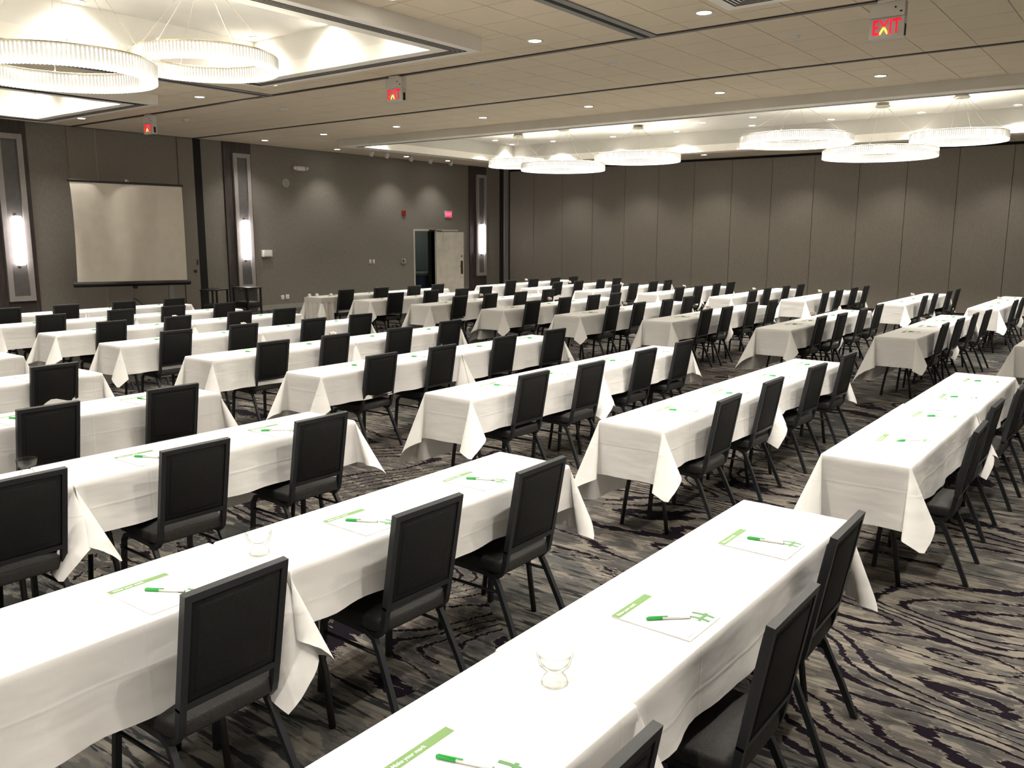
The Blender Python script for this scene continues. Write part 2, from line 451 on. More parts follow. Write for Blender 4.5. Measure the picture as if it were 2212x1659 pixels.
for ci, (a, bb, c, d) in enumerate(COF):
    so = MB()
    for r in rects_minus((a, bb, c, d), [inner[ci]]): so.box(*r, SZ, CZ + 0.013)
    sof = so.build('soffit', 'soffit', ceiling)
    ia, ib, ic, id_ = inner[ci]
    cw = MB()
    for r in rects_minus((ia - 0.05, ib + 0.05, ic - 0.05, id_ + 0.05), [inner[ci]]): cw.box(*r, CZ + 0.0131, HZ + 0.08)
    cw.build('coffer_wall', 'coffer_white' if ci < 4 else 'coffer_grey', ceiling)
    MB().box(ia, ib, ic, id_, HZ, HZ + 0.08).build('coffer_top', 'coffer_white', ceiling)
    # linear air slots around the underside of the soffit
    def slots(x0, x1, y0, y1, along, n=4):
        me = MB()
        for k in range(n):
            off = 0.115 + 0.040 * k
            s_ = 0.017
            if along == 'x':
                me.box(x0 + off, x1 - off, y0 + (off if y1 > y0 else -off), y0 + (off + s_ if y1 > y0 else -off - s_), SZ - 0.004, SZ + 0.0005)
            else:
                me.box(x0 + (off if x1 > x0 else -off), x0 + (off + s_ if x1 > x0 else -off - s_), y0 + off, y1 - off, SZ - 0.004, SZ + 0.0005)
        return me
    if ci < 4:
        for (bx, ax) in ((slots(a, bb, c, d, 'x'), 'x'), (slots(a, bb, d, c - 1, 'x'), 'x')):
            bx.build('air_slot', 'slot', sof)
        mm = MB()
        for k in range(4):
            off = 0.115 + 0.040 * k
            mm.box(bb - off - 0.017, bb - off, c + off, d - off, SZ - 0.004, SZ + 0.0005)
        mm.build('air_slot', 'slot', sof)
    else:
        mm = MB()
        mm.box(a + 0.30, a + 0.40, c + 0.3, d - 0.3, SZ - 0.006, SZ + 0.0005)
        mm.build('air_slot', 'track_band', sof)
# partition tracks in the ceiling
T1, T2 = 9.24, 12.10
def track(x0, x1, y0, y1, wide_band=False):
    o = MB().box(x0, x1, y0, y1, CZ - 0.012, CZ + 0.012).build('partition_track', 'track_band' if wide_band else 'track_metal', ceiling)
    if wide_band: MB().box(x0, x1, (y0 + y1) / 2 - 0.03, (y0 + y1) / 2 + 0.03, CZ - 0.016, CZ - 0.011).build('track_slot', 'slot', o)
track(T1 - 0.035, T1 + 0.035, Y0, Y1); track(T2 - 0.03, T2 + 0.03, Y0, Y1)
for yy in (5.13, 12.22, -1.9): track(X0, T1 - 0.036, yy - 0.12, yy + 0.12, True)
# ceiling tiles
def px(P):
    v = Vector(P) - Vector((0, 0, CAM_H)); d = v.dot(fwd)
    if d < 0.3: return None
    return 1106 + F_PX * v.dot(r2) / d, 829.5 + F_PX * v.dot(d2) / d, d
J, TP = 0.004, 0.60
rest = MB(); cand = []
zones = [(X0, T1 - 0.05, 7.05), (T1 + 0.05, T2 - 0.045, T1 + 0.05), (T2 + 0.045, X1, T2 + 0.045)]
blocked = [h for h in COF] + [(X0, T1, yy - 0.125, yy + 0.125) for yy in (5.13, 12.22, -1.9)]
for zx0, zx1, ax in zones:
    i0 = math.floor((zx0 - ax) / TP); i1 = math.ceil((zx1 - ax) / TP)
    for i in range(i0, i1):
        for j in range(math.floor((Y0 - 2.18) / TP), math.ceil((Y1 - 2.18) / TP)):
            a, bb = max(zx0, ax + i * TP), min(zx1, ax + (i + 1) * TP); c, d = max(Y0, 2.18 + j * TP), min(Y1, 2.18 + (j + 1) * TP)
            hit = [h for h in blocked if h[0] < bb - 1e-4 and h[1] > a + 1e-4 and h[2] < d - 1e-4 and h[3] > c + 1e-4]
            pieces = list(rects_minus((a, bb, c, d), hit)) if hit else [(a, bb, c, d)]
            for (p, q, r, s_) in pieces:
                if q - p < 0.03 or s_ - r < 0.03: continue
                P = px(((p + q) / 2, (r + s_) / 2, CZ))
                seen = P and -60 < P[0] < 2270 and -60 < P[1] < 700
                whole = abs(q - p - TP) < 1e-3 and abs(s_ - r - TP) < 1e-3
                if seen and whole: cand.append((1 / P[2] ** 3, p, q, r, s_))
                else: rest.box(p + J, q - J, r + J, s_ - J, CZ, CZ + 0.0135)
cand.sort(reverse=True)
tile_me = MB().box(-TP / 2 + J, TP / 2 - J, -TP / 2 + J, TP / 2 - J, 0, 0.0135).mesh('ceiling_tile', 'tile')
for k, (_, p, q, r, s_) in enumerate(cand):
    if k < 298:
        o = link('ceiling_tile', tile_me, ceiling); o.location = ((p + q) / 2, (r + s_) / 2, CZ)
    else: rest.box(p + J, q - J, r + J, s_ - J, CZ, CZ + 0.0135)
tag(rest.build('ceiling_tile', 'tile', ceiling), kind='stuff')

# walls
DX0, DX1, DH = 19.62, 20.55, 2.10
wl = MB()
wl.box(X0, DX0, Y1, Y1 + 0.15, 0, CZ + 0.1); wl.box(DX1, X1 + 0.15, Y1, Y1 + 0.15, 0, CZ + 0.1); wl.box(DX0, DX1, Y1, Y1 + 0.15, DH, CZ + 0.1)
wall_left = structure(wl.build('wall_left', 'wall_paper'))
for a, bb, nm in ((9.08, 9.675, 'wall_panel'), (9.695, 11.615, 'wall_panel'), (11.645, 12.05, 'wall_panel')):
    MB().box(a, bb, Y1 - 0.025, Y1, 0.02, CZ - 0.02).build(nm, 'panel_fabric', wall_left)
MB().box(12.06, 12.27, Y1 - 0.006, Y1 - 0.0005, 0.0, CZ - 0.01).build('pocket_shade_strip', 'black_gap', wall_left)  # flat black strip; the recess's shade is put into its colour
MB().box(11.20, 11.32, Y1 - 0.035, Y1 - 0.025, 0.02, 1.0).build('cover_strip', 'grey_trim', wall_left)
MB().box(9.67, 9.70, Y1 - 0.035, Y1 - 0.025, 0.02, CZ - 0.02).build('cover_strip', 'grey_trim', wall_left)
MB().box(23.90, 24.12, Y1 - 0.006, Y1 - 0.0005, 0.0, CZ - 0.01).build('pocket_shade_strip', 'black_gap', wall_left)  # same flat strip, coloured black for the shade in the gap
MB().box(24.13, 24.34, Y1 - 0.05, Y1, 0.0, CZ - 0.01).build('partition_jamb', 'grey_trim', wall_left)
wall_far = structure(MB().box(X1, X1 + 0.15, Y0, Y1 + 0.15, 0, CZ + 0.1).build('wall_far', 'black_gap'))
PYS = [18.93] + [17.88 - 1.2065 * k for k in range(20)]
for k in range(len(PYS) - 1):
    w_ = PYS[k] - PYS[k + 1]
    if PYS[k + 1] < Y0: break
    MB().box(X1 - 0.055, X1 - 0.002, PYS[k + 1] + 0.006, PYS[k] - 0.006, 0.03, CZ - 0.075).build('partition_panel', 'panel_fabric', wall_far)
structure(MB().box(X0 - 0.15, X0, Y0, Y1 + 0.15, 0, CZ + 0.1).build('wall_near', 'wall_paper'))
structure(MB().box(X0 - 0.15, X1 + 0.15, Y0 - 0.15, Y0, 0, CZ + 0.1).build('wall_right', 'wall_paper'))
bb_ = MB()
for a, q in ((X0, 7.40), (8.27, 9.07), (13.68, DX0 - 0.07), (DX1 + 0.07, 22.22), (23.15, 23.88)): bb_.box(a, q, Y1 - 0.018, Y1, 0, 0.13)
structure(bb_.build('baseboard_left', 'baseboard'))
# door lock plate and pull on the partition door
t = thing('pocket_door_hardware', 'small round dark pull and latch on the grey pocket door', 'door hardware', (11.93, Y1 - 0.026, 1.10))
MB().lathe([(0.0, 0.014), (0.032, 0.014), (0.045, 0.007), (0.05, 0)], 16, Matrix.Rotation(PI / 2, 4, 'X')).build('pull_ring', 'bronze', t)
MB().box(0.055, 0.085, -0.012, 0, 0.15, 0.27).build('latch_plate', 'bronze', t)

# pilasters with long framed wall sconces
for k, (xa, xb, fa, fb) in enumerate(((7.42, 8.25, 7.62, 8.14), (12.87, 13.67, 13.11, 13.61), (22.24, 23.13, 22.57, 23.07))):
    structure(MB().box(xa, xb, Y1 - 0.04, Y1, 0, CZ - 0.002).build('trim_%d' % (k + 1), 'dark_wood'))
    lab = ['tall framed wall sconce at the left edge, left of the projection screen', 'tall framed wall sconce between projection screen and white wall box', 'tall framed wall sconce in the corner beside the open door'][k]
    yb = Y1 - 0.04; cx = (fa + fb) / 2
    t = thing('wall_sconce', lab, 'wall sconce', (cx, yb, 0.6), 0, 'framed sconces along the left wall')
    hw = (fb - fa) / 2; Hh = 3.38
    fr_ = MB()
    fw = 0.105
    fr_.box(-hw, -hw + fw, -0.06, 0, 0, Hh); fr_.box(hw - fw, hw, -0.06, 0, 0, Hh); fr_.box(-hw + fw, hw - fw, -0.06, 0, Hh - fw, Hh); fr_.box(-hw + fw, hw - fw, -0.06, 0, 0, fw)
    fr_.build('frame', 'sconce_frame', t)
    MB().box(-hw + fw, hw - fw, -0.02, -0.001, fw, Hh - fw).build('back_panel', 'sconce_inner', t)
    lamp = MB()
    prof = [(0.001, 0.735), (0.08, 0.745), (0.098, 0.77), (0.10, 1.25), (0.098, 1.70), (0.08, 1.735), (0.001, 1.745)]
    lamp.lathe([(r, z) for r, z in prof], 20, Matrix.Translation((0, -0.105, 0)) @ Matrix.Diagonal((1.05, 0.72, 1, 1)))
    lo = lamp.build('lamp', 'sconce_light', t)
    br = MB(); br.box(-0.03, 0.03, -0.06, -0.015, 1.75, 1.77); br.box(-0.03, 0.03, -0.06, -0.015, 0.71, 0.73)
    br.build('lamp_bracket', 'bronze', t)

# open door to the service room
d1 = MB()
d1.box(DX0 - 0.06, DX0, Y1 - 0.02, Y1 + 0.15, 0, DH + 0.06); d1.box(DX1, DX1 + 0.06, Y1 - 0.02, Y1 + 0.15, 0, DH + 0.06); d1.box(DX0, DX1, Y1 - 0.02, Y1 + 0.15, DH, DH + 0.06)
d1.box(DX1 + 0.06, 21.68, Y1 - 0.02, Y1, DH, DH + 0.05)
door = structure(d1.build('door_1', 'door_frame'))
leaf = MB().box(0, 0.95, -0.022, 0.022, 0.01, 2.07).build('door_leaf', 'cream_door', door)
leaf.location = (DX1 + 0.01, Y1 - 0.045, 0); leaf.rotation_euler = (0, 0, -math.radians(27))
MB().box(0.84, 0.92, -0.027, -0.022, 0.72, 1.15).build('lock_plate', 'bronze', leaf)
hd = MB(); hd.tube([(0.87, -0.03, 0.98), (0.87, -0.075, 0.98), (0.79, -0.08, 0.98)], 0.011, 8); hd.lathe([(0.0, 0.02), (0.022, 0.016), (0.024, 0)], 12, Matrix.Translation((0.875, -0.022, 1.30)) @ Matrix.Rotation(PI / 2, 4, 'X'))
hd.build('lever_handle', 'bronze', leaf)
MB().box(0.005, 0.945, -0.0235, -0.0221, 0.01, 0.78).build('kick_plate', 'cream_door', leaf)
cl = MB(); cl.box(-0.30, -0.02, -0.06, -0.01, DH + 0.005, DH + 0.05)
c_ = cl.build('door_closer', 'bronze', door); c_.location = (DX1, Y1 - 0.02, 0)
ar = MB(); ar.tube([(DX1 - 0.28, Y1 - 0.06, DH + 0.02), (DX1 - 0.02, Y1 - 0.30, DH + 0.015), (DX1 + 0.22, Y1 - 0.20, DH - 0.03)], 0.012, 6)
ar.build('closer_arm', 'bronze', door)
# service room behind
sr = MB()
sr.box(18.2, 23.0, Y1 + 3.2, Y1 + 3.3, 0, 2.8); sr.box(18.1, 18.2, Y1 + 0.15, Y1 + 3.3, 0, 2.8); sr.box(23.0, 23.1, Y1 + 0.15, Y1 + 3.3, 0, 2.8); sr.box(18.1, 23.1, Y1 + 0.15, Y1 + 3.3, 2.8, 2.9)
structure(sr.build('wall_service', 'service_wall'))
structure(MB().box(18.1, 23.1, Y1, Y1 + 3.3, -0.1, 0.0).build('floor_service', 'service_dark'))
ld = bpy.data.lights.new('added_service_light', 'AREA'); ld.size = 0.6; ld.energy = 9; ld.color = (0.92, 1.0, 0.86)  # added lamp that gives the service room its dim light
t = thing('added_service_lamp', 'unseen square lamp added to light the service room', 'ceiling light', (19.6, Y1 + 1.4, 2.78))
MB().box(-0.32, 0.32, -0.32, 0.32, -0.03, 0.018).build('housing', 'white_plastic', t)
MB().box(-0.28, 0.28, -0.28, 0.28, -0.034, -0.0301).build('diffuser', 'service_glow', t)
lo = bpy.data.objects.new('lamp_light', ld); C.objects.link(lo); lo.parent = t; lo.location = (0, 0, -0.05)
t = thing('tall_cabinet', 'tall dark grey cabinet inside the open doorway', 'cabinet', (21.15, Y1 + 0.75, 0))
MB().box(-0.45, 0.45, -0.3, 0.3, 0.03, 2.1).build('body', 'service_dark', t)
for sx in (-1, 1):
    dd = MB().box(-0.215, 0.215, -0.012, 0, 0.06, 2.06).build('door', 'service_dark', t); dd.location = (sx * 0.222, -0.301, 0)
    MB().box(-0.008, 0.008, -0.03, -0.012, 0.95, 1.15).build('handle', 'bronze', dd).location = (-sx * 0.18, 0, 0)
t = thing('waste_bin', 'blue plastic waste bin inside the open doorway', 'bin', (20.35, Y1 + 0.62, 0))
bn = MB(); bn.lathe([(0.20, 0), (0.26, 0.02), (0.32, 0.72), (0.345, 0.74), (0.345, 0.77), (0.31, 0.77), (0.24, 0.04), (0.0, 0.03)], 24); bn.build('body', 'blue_plastic', t)
MB().lathe([(0.30, 0.70), (0.36, 0.66), (0.365, 0.80), (0.34, 0.82)], 24).build('liner', 'service_dark', t)
t = thing('service_table', 'low table with papers inside the open doorway', 'table', (19.75, Y1 + 0.75, 0))
MB().bbox(-0.35, 0.35, -0.3, 0.3, 0.70, 0.74, 0.01).build('tabletop', 'service_dark', t)
for sx in (-1, 1):
    for sy in (-1, 1): MB().tube([(sx * 0.31, sy * 0.26, 0), (sx * 0.31, sy * 0.26, 0.70)], 0.02, 8).build('leg', 'service_dark', t)
t = thing('coffee_maker', 'dark machine on the table inside the open doorway', 'coffee maker', (19.80, Y1 + 0.80, 0.741))
MB().bbox(-0.14, 0.14, -0.02, 0.16, 0.0, 0.40, 0.015).build('body', 'service_dark', t)
MB().bbox(-0.14, 0.14, -0.18, 0.16, 0.33, 0.42, 0.015).build('brew_head', 'dark_glass', t)
MB().lathe([(0.06, 0.0), (0.085, 0.05), (0.08, 0.13), (0.05, 0.17)], 16, Matrix.Translation((0, -0.1, 0.01))).build('jug', 'dark_glass', t)

# small wall fittings on the left wall
def wallthing(name, label, cat, x, z): return thing(name, label, cat, (x, Y1, z))
t = wallthing('wall_box', 'white square box on the left wall beside the sconce', 'wall box', 14.02, 1.49)
MB().bbox(-0.14, 0.14, -0.11, 0, -0.09, 0.09, 0.012).build('housing', 'white_plastic', t); MB().box(-0.11, 0.11, -0.112, -0.1095, -0.06, 0.06).build('cover', 'paper', t)
t = wallthing('emergency_light', 'white twin-head emergency light high on the left wall', 'emergency light', 15.22, 3.73)
MB().bbox(-0.14, 0.14, -0.09, 0, -0.06, 0.06, 0.012).build('housing', 'white_plastic', t)
for sx in (-1, 1): MB().lathe([(0.0, 0.05), (0.04, 0.05), (0.052, 0.0), (0.03, -0.05), (0.0, -0.06)], 14, Matrix.Translation((sx * 0.2, -0.06, 0.01)) @ Matrix.Rotation(PI / 2, 4, 'X')).build('lamp_head', 'white_plastic', t)
t = wallthing('wall_speaker', 'small pale round speaker on the left wall below the emergency light', 'speaker', 14.77, 3.33)
MB().lathe([(0.0, 0.018), (0.075, 0.016), (0.09, 0.006), (0.092, 0)], 24, Matrix.Rotation(PI / 2, 4, 'X')).build('grille', 'sconce_frame', t)
MB().lathe([(0.092, 0.0), (0.1, 0.012), (0.106, 0.0)], 24, Matrix.Rotation(PI / 2, 4, 'X')).build('rim', 'white_plastic', t)
for k, (x, z, wd, nm, lab, cat) in enumerate(((14.50, 0.31, 0.10, 'power_outlet', 'left of two white outlets low on the wall', 'outlet'), (14.66, 0.32, 0.11, 'power_outlet', 'right of two white outlets low on the wall', 'outlet'),
                                    (17.72, 1.19, 0.075, 'light_switch', 'left of two white switch plates left of the door', 'switch'), (17.86, 1.19, 0.075, 'light_switch', 'right of two white switch plates left of the door', 'switch'))):
    t = wallthing(nm, lab, cat, x, z)
    MB().bbox(-wd / 2, wd / 2, -0.012, 0, -0.06, 0.06, 0.004).build('plate', 'paper', t)
    MB().box(-0.018, 0.018, -0.017, -0.0121, -0.03, 0.03).build('rocker' if 'switch' in nm else 'socket', 'white_plastic', t)
t = wallthing('thermostat', 'grey thermostat panel on the wall left of the door', 'thermostat', 19.10, 1.17)
MB().bbox(-0.09, 0.09, -0.03, 0, -0.08, 0.08, 0.008).build('housing', 'sconce_frame', t); MB().box(-0.05, 0.02, -0.033, -0.0302, -0.01, 0.05).build('display', 'dark_glass', t)
t = wallthing('fire_alarm', 'red fire alarm strobe high on the wall left of the door', 'fire alarm', 19.14, 2.64)
MB().bbox(-0.07, 0.07, -0.06, 0, -0.08, 0.08, 0.01).build('housing', 'red_plastic', t); MB().box(-0.03, 0.03, -0.07, -0.0601, 0.01, 0.05).build('strobe', 'dark_glass', t)
t = wallthing('wall_exit_sign', 'glowing red exit sign on the wall above the open door', 'exit sign', 21.18, 2.64)
MB().bbox(-0.165, 0.165, -0.05, 0, -0.105, 0.105, 0.006).build('housing', 'white_plastic', t)
MB().box(-0.145, 0.145, -0.053, -0.0501, -0.09, 0.09).build('panel', 'exit_face', t)
me = text_mesh('EXIT', 0.13, 0.001, 'exit_face_letters', 'lettering', bold=0.003)
o = link('lettering', me, t); o.rotation_euler = (PI / 2, 0, 0); o.location = (0, -0.0545, 0)

# exit signs hung under the first partition track, facing the camera side
for k, yy in enumerate((2.48, 9.23, 15.88)):
    lab = ['exit sign hanging from the ceiling at the top right corner', 'exit sign hanging from the ceiling near the middle', 'small exit sign hanging from the ceiling above the projection screen'][k]
    t = thing('exit_sign', lab, 'exit sign', (T1 - 0.04, yy, CZ - 0.013), 0, 'exit signs hung under the ceiling track')
    MB().bbox(-0.05, 0.05, -0.10, 0.10, -0.03, 0.0, 0.008).build('canopy', 'white_plastic', t)
    MB().bbox(-0.05, 0.05, -0.162, 0.162, -0.165, -0.03, 0.004).build('housing', 'white_plastic', t)
    pn = MB().bbox(-0.045, 0.045, -0.162, 0.162, -0.36, -0.168, 0.004).build('panel', 'white_plastic', t)
    sc_ = MB().lathe([(0.0, 0.006), (0.008, 0.006), (0.009, 0)], 10, Matrix.Translation((-0.05, -0.075, -0.085)) @ Matrix.Rotation(-PI / 2, 4, 'Y')); sc_.build('test_button', 'black_gap', t)
    MB().box(-0.052, -0.0495, -0.14, -0.115, -0.135, -0.12).build('lamp_window', 'bronze', t)
    MB().box(-0.02, 0.02, -0.167, -0.1618, -0.345, -0.24).build('side_slot', 'black_gap', t)
    if k == 0: exme = text_mesh('EXIT', 0.195, 0.001, 'exit_red', 'lettering', bold=0.0035)
    o = link('lettering', exme, t)
    o.matrix_local = Matrix(((0, 0, -1, -0.0475), (-1, 0, 0, 0.0), (0, 1, 0, -0.265), (0, 0, 0, 1)))
    o.scale = (0.66, 1.0, 1.0)

# ================================================================== lamps in the ceiling
dl_trim = MB().lathe([(0.075, -0.006), (0.078, -0.009), (0.096, -0.007), (0.10, 0.0), (0.10, 0.004), (0.075, 0.004)], 24, closed=True).mesh('trim_ring', 'white_plastic')
dl_lens = MB().disc(0, 0, -0.004, 0.0765, 20).mesh('lens', 'lens')
LIGHTS = {}
def downlight(x, y, z, power, label, group, angle=118, blend=0.7, size=0.07):
    t = thing('downlight', label, 'downlight', (x, y, z), 0, group)
    link('trim_ring', dl_trim, t); link('lens', dl_lens, t)
    key = (power, angle)
    if key not in LIGHTS:
        s_ = bpy.data.lights.new('downlight_beam', 'SPOT'); s_.energy = power; s_.spot_size = math.radians(angle); s_.spot_blend = blend; s_.shadow_soft_size = size; s_.color = WARM
        LIGHTS[key] = s_
    lo = bpy.data.objects.new('beam', LIGHTS[key]); C.objects.link(lo); lo.parent = t; lo.location = (0, 0, -0.03)
for k, y in enumerate((1.2, 3.66, 6.12, 8.62, 11.07, 13.45, 15.80, 17.98)):
    downlight(13.4, y, CZ - 0.001, P_ROW, 'round downlight, %s from the right in the row before the long soffit' % ORD[k], 'downlights in the row before the long soffit')
for k, y in enumerate((4.14, 6.30, 11.3, 13.25)):
    for q, x in enumerate((8.6, 6.25, 3.9, 1.5)):
        side = ['right of the first cross track', 'left of the first cross track', 'right of the second cross track', 'left of the second cross track'][k]
        downlight(x, y, CZ - 0.001, P_NEAR, 'round downlight %s, %s back from the long track' % (side, ORD[q]), 'downlights between the near coffers')
downlight(8.72, 17.55, CZ - 0.001, P_NEAR * 0.6, 'round downlight near the left wall beside the left coffer', 'downlights between the near coffers')
for k, y in enumerate((1.0, 2.88, 4.69, 6.59, 8.47, 10.48, 12.36, 14.32, 16.0 - 0.2)):
    downlight(20.45, y, HZ - 0.001, P_COFFER, 'round downlight, %s from the right along the far coffer edge' % ORD[k], 'downlights along the far edge of the long coffer')
    downlight(15.15, y, HZ - 0.001, P_COFFER, 'round downlight, %s from the right along the near edge inside the long coffer' % ORD[k], 'downlights along the near edge of the long coffer')
for k, (x, y) in enumerate(((19.3, 15.5), (19.25, 9.2), (19.05, 7.88))):
    downlight(x, y, HZ - 0.001, P_COFFER * 0.5, 'round accent downlight in the long coffer, %s of three from the left' % ORD[k], 'accent downlights between the rings of the long coffer')
cname = ['middle near coffer', 'left near coffer', 'right near coffer', 'unseen coffer behind the camera side']
for ci in range(4):  # the last coffer's lamps are unseen, added as fill light
    ia, ib, ic, id_ = inner[ci]
    k = 0
    for (x, y) in ((ib - 0.14, ic + 0.24), (ib - 0.14, (ic + id_) / 2), (ib - 0.14, id_ - 0.26), (5.16, id_ - 0.16), (5.16, ic + 0.18), (2.75, id_ - 0.16), (2.75, ic + 0.18)):
        downlight(x, y, HZ - 0.001, P_COFFER * (0.5 if ci < 2 else 0.9), 'round downlight number %s around the %s' % (ORD[k], cname[ci]), 'downlights around the near coffers', angle=150, blend=1.0); k += 1
for k, y in enumerate((-6.5, -4.0, -1.5, 1.0, 3.5, 6.0, 8.5, 11.0, 13.5, 16.0)):  # lamps added out of view to brighten the cloth sides and ends
    downlight(-1.6, y, CZ - 0.001, P_FILL, 'unseen added downlight behind the camera, %s from the right' % (ORD + ['tenth'])[k], 'added downlights behind the camera')
for k, (x, y) in enumerate(((13.4, -1.3), (13.4, -3.8), (10.7, -3.0), (10.7, -6.0), (15.15, -1.2), (15.15, -3.4), (20.45, -1.2), (20.45, -3.4))):  # more added, unseen lamps throwing light on the camera-facing cloths
    downlight(x, y, (CZ if x < 14.5 else HZ) - 0.001, P_FILL, 'unseen added downlight right of the picture edge, number %s from the near end' % ORD[k], 'added downlights right of the picture')
for k, y in enumerate((1.0, 3.5, 6.0, 8.5, 11.0, 13.5, 16.0)):
    downlight(23.2, y, CZ - 0.001, P_WALL, 'round downlight before the far partition, %s from the right' % ORD[k], 'downlights washing the far partition', angle=110)
for k, x in enumerate((15.93, 18.56, 20.38)):
    downlight(x, 18.25, CZ - 0.001, P_WALL, 'round downlight close to the left wall, %s from the screen' % ORD[k], 'downlights washing the left wall', angle=100)
# white adjustable heads along the left edge of the long coffer
hd_arm = MB(); hd_arm.tube([(0, 0, 0), (0, 0, -0.05)], 0.014, 8); hd_arm.lathe([(0.05, 0.0), (0.05, -0.012), (0.0, -0.012)], 16)
hd_arm = hd_arm.mesh('stem', 'white_plastic')
hm = Matrix.Translation((0, 0.02, -0.11)) @ Matrix.Rotation(math.radians(28), 4, 'X')
hd_head = MB().lathe([(0.0, 0.07), (0.045, 0.065), (0.055, 0.04), (0.06, -0.07), (0.052, -0.072), (0.045, -0.03), (0.0, -0.028)], 18, hm).mesh('lamp_head', 'white_plastic')
for k, (x, y) in enumerate(((16.48, 17.48), (17.12, 17.55), (18.25, 17.72), (19.16, 17.81), (20.03, 17.78))):
    t = thing('spotlight', 'white ceiling spotlight, %s from the left along the wall beside the long coffer' % ORD[k], 'spotlight', (x, y, CZ - 0.001), 0, 'white spotlights above the left wall')
    link('stem', hd_arm, t); link('lamp_head', hd_head, t)
det = MB().lathe([(0.0, -0.035), (0.045, -0.035), (0.06, -0.02), (0.07, -0.004), (0.07, 0)], 20).mesh('cover', 'white_plastic')
detr = MB().lathe([(0.07, -0.006), (0.085, -0.004), (0.088, 0)], 20).mesh('base_ring', 'soffit')
for k, (x, y) in enumerate(((10.17, 3.76), (10.28, 6.24), (10.39, 8.74), (10.35, 13.3), (10.07, 16.06))):
    t = thing('smoke_detector', 'white ceiling detector between the two tracks, %s from the right' % ORD[k], 'smoke detector', (x, y, CZ - 0.0005), 0, 'ceiling detectors between the tracks')
    link('cover', det, t); link('base_ring', detr, t)

# ring chandeliers
def chandelier(x, y, zb, R, label, group, h=0.17, canopy=True, ncab=6):
    t = thing('ring_chandelier', label, 'chandelier', (x, y, zb), random.random(), group)
    n = 72
    rt = 0.045
    MB().lathe([(R - rt - 0.004, 0.004), (R + 0.004, 0.004), (R + 0.004, 0.034), (R - rt - 0.004, 0.034)], n, closed=True).build('light_ring', 'ring_light', t)
    MB().lathe([(R - rt + 0.012, 0.0345), (R - 0.012, 0.0345), (R - 0.012, h - 0.012), (R - rt + 0.012, h - 0.012)], n, closed=True).build('diffuser_ring', 'ring_glow', t)
    MB().lathe([(R - rt, h + 0.0065), (R, h + 0.0065)], n, smooth=False).build('added_uplight_ring', 'added_ring_uplight', t)  # hidden glowing strip, added to brighten the coffer ceiling
    fr_ = MB(); fr_.lathe([(R - rt - 0.012, h - 0.008), (R + 0.012, h - 0.008), (R + 0.012, h + 0.004), (R - rt - 0.012, h + 0.004)], n, closed=True, smooth=False)
    fr_.build('ring_frame', 'ring_metal', t)
    cr = MB(); nc = int(2 * PI * R / 0.034)
    for k in range(nc):
        for rr in (R + 0.012, R - rt - 0.012):
            a = 2 * PI * k / nc
            mt = Matrix.Rotation(a, 4, 'Z') @ Matrix.Translation((rr, 0, 0))
            s_ = 0.0095
            cr.add([(s_ * 0.9, 0, 0.0), (0, s_, 0.0), (-s_ * 0.9, 0, 0.0), (0, -s_, 0.0), (s_ * 0.9, 0, h - 0.01), (0, s_, h - 0.01), (-s_ * 0.9, 0, h - 0.01), (0, -s_, h - 0.01)],
                   [(0, 1, 5, 4), (1, 2, 6, 5), (2, 3, 7, 6), (3, 0, 4, 7), (3, 2, 1, 0)], False, mt)
    tag(cr.build('crystal_prisms', 'crystal', t), kind='stuff')
    top = HZ - zb
    if canopy:
        MB().lathe([(0.0, top - 0.095), (0.10, top - 0.095), (0.135, top - 0.085), (0.14, top - 0.06), (0.115, top - 0.055), (0.115, top - 0.001), (0.0, top - 0.001)], 28).build('canopy', 'canopy_metal', t)
    for k in range(ncab):
        a = 2 * PI * k / ncab
        p = (math.cos(a) * (R - rt / 2), math.sin(a) * (R - rt / 2), h); q = (math.cos(a) * 0.09, math.sin(a) * 0.09, top - 0.09)
        MB().tube([p, q], 0.0022, 5).build('cable', 'cable', t)
        cb_ = MB(); cb_.tube([(p[0], p[1], h), (p[0], p[1], h + 0.035)], 0.008, 6); cb_.build('cable_clip', 'canopy_metal', t)
chandelier(5.36, 8.12, 3.63, 0.71, 'crystal ring chandelier at upper left, right of the larger near ring', 'ring chandeliers in the near coffers', h=0.16)
chandelier(3.78, 7.89, 3.31, 0.76, 'largest crystal ring chandelier in the upper left corner', 'ring chandeliers in the near coffers', h=0.17)
chandelier(2.55, 7.95, 3.72, 0.71, 'crystal ring chandelier cut off by the top left picture edge', 'ring chandeliers in the near coffers')
chandelier(5.45, 15.95, 3.72, 0.82, 'crystal ring chandelier at the left picture edge above the sconce', 'ring chandeliers in the near coffers')
chandelier(3.7, 15.2, 3.55, 0.82, 'crystal ring chandelier left of the left picture edge', 'ring chandeliers in the near coffers')
chandelier(5.2, -5.4, 3.6, 0.82, 'unseen added crystal ring chandelier right of the camera', 'ring chandeliers in the near coffers')  # this ring and the next are added out of view for extra light
chandelier(4.4, 1.6, 3.6, 0.82, 'unseen added crystal ring chandelier above the camera side', 'ring chandeliers in the near coffers')
chandelier(18.4, 14.0, 3.74, 0.76, 'leftmost crystal ring chandelier of the left trio in the long coffer', 'ring chandeliers in the long coffer')
chandelier(18.0, 12.30, 3.55, 1.02, 'lowest middle crystal ring chandelier of the left trio in the long coffer', 'ring chandeliers in the long coffer')
chandelier(18.79, 10.66, 3.735, 1.02, 'rightmost crystal ring chandelier of the left trio in the long coffer', 'ring chandeliers in the long coffer')
chandelier(17.13, 6.18, 3.735, 1.05, 'leftmost crystal ring chandelier of the right trio in the long coffer', 'ring chandeliers in the long coffer')
chandelier(18.58, 4.99, 3.525, 1.07, 'lowest middle crystal ring chandelier of the right trio in the long coffer', 'ring chandeliers in the long coffer')
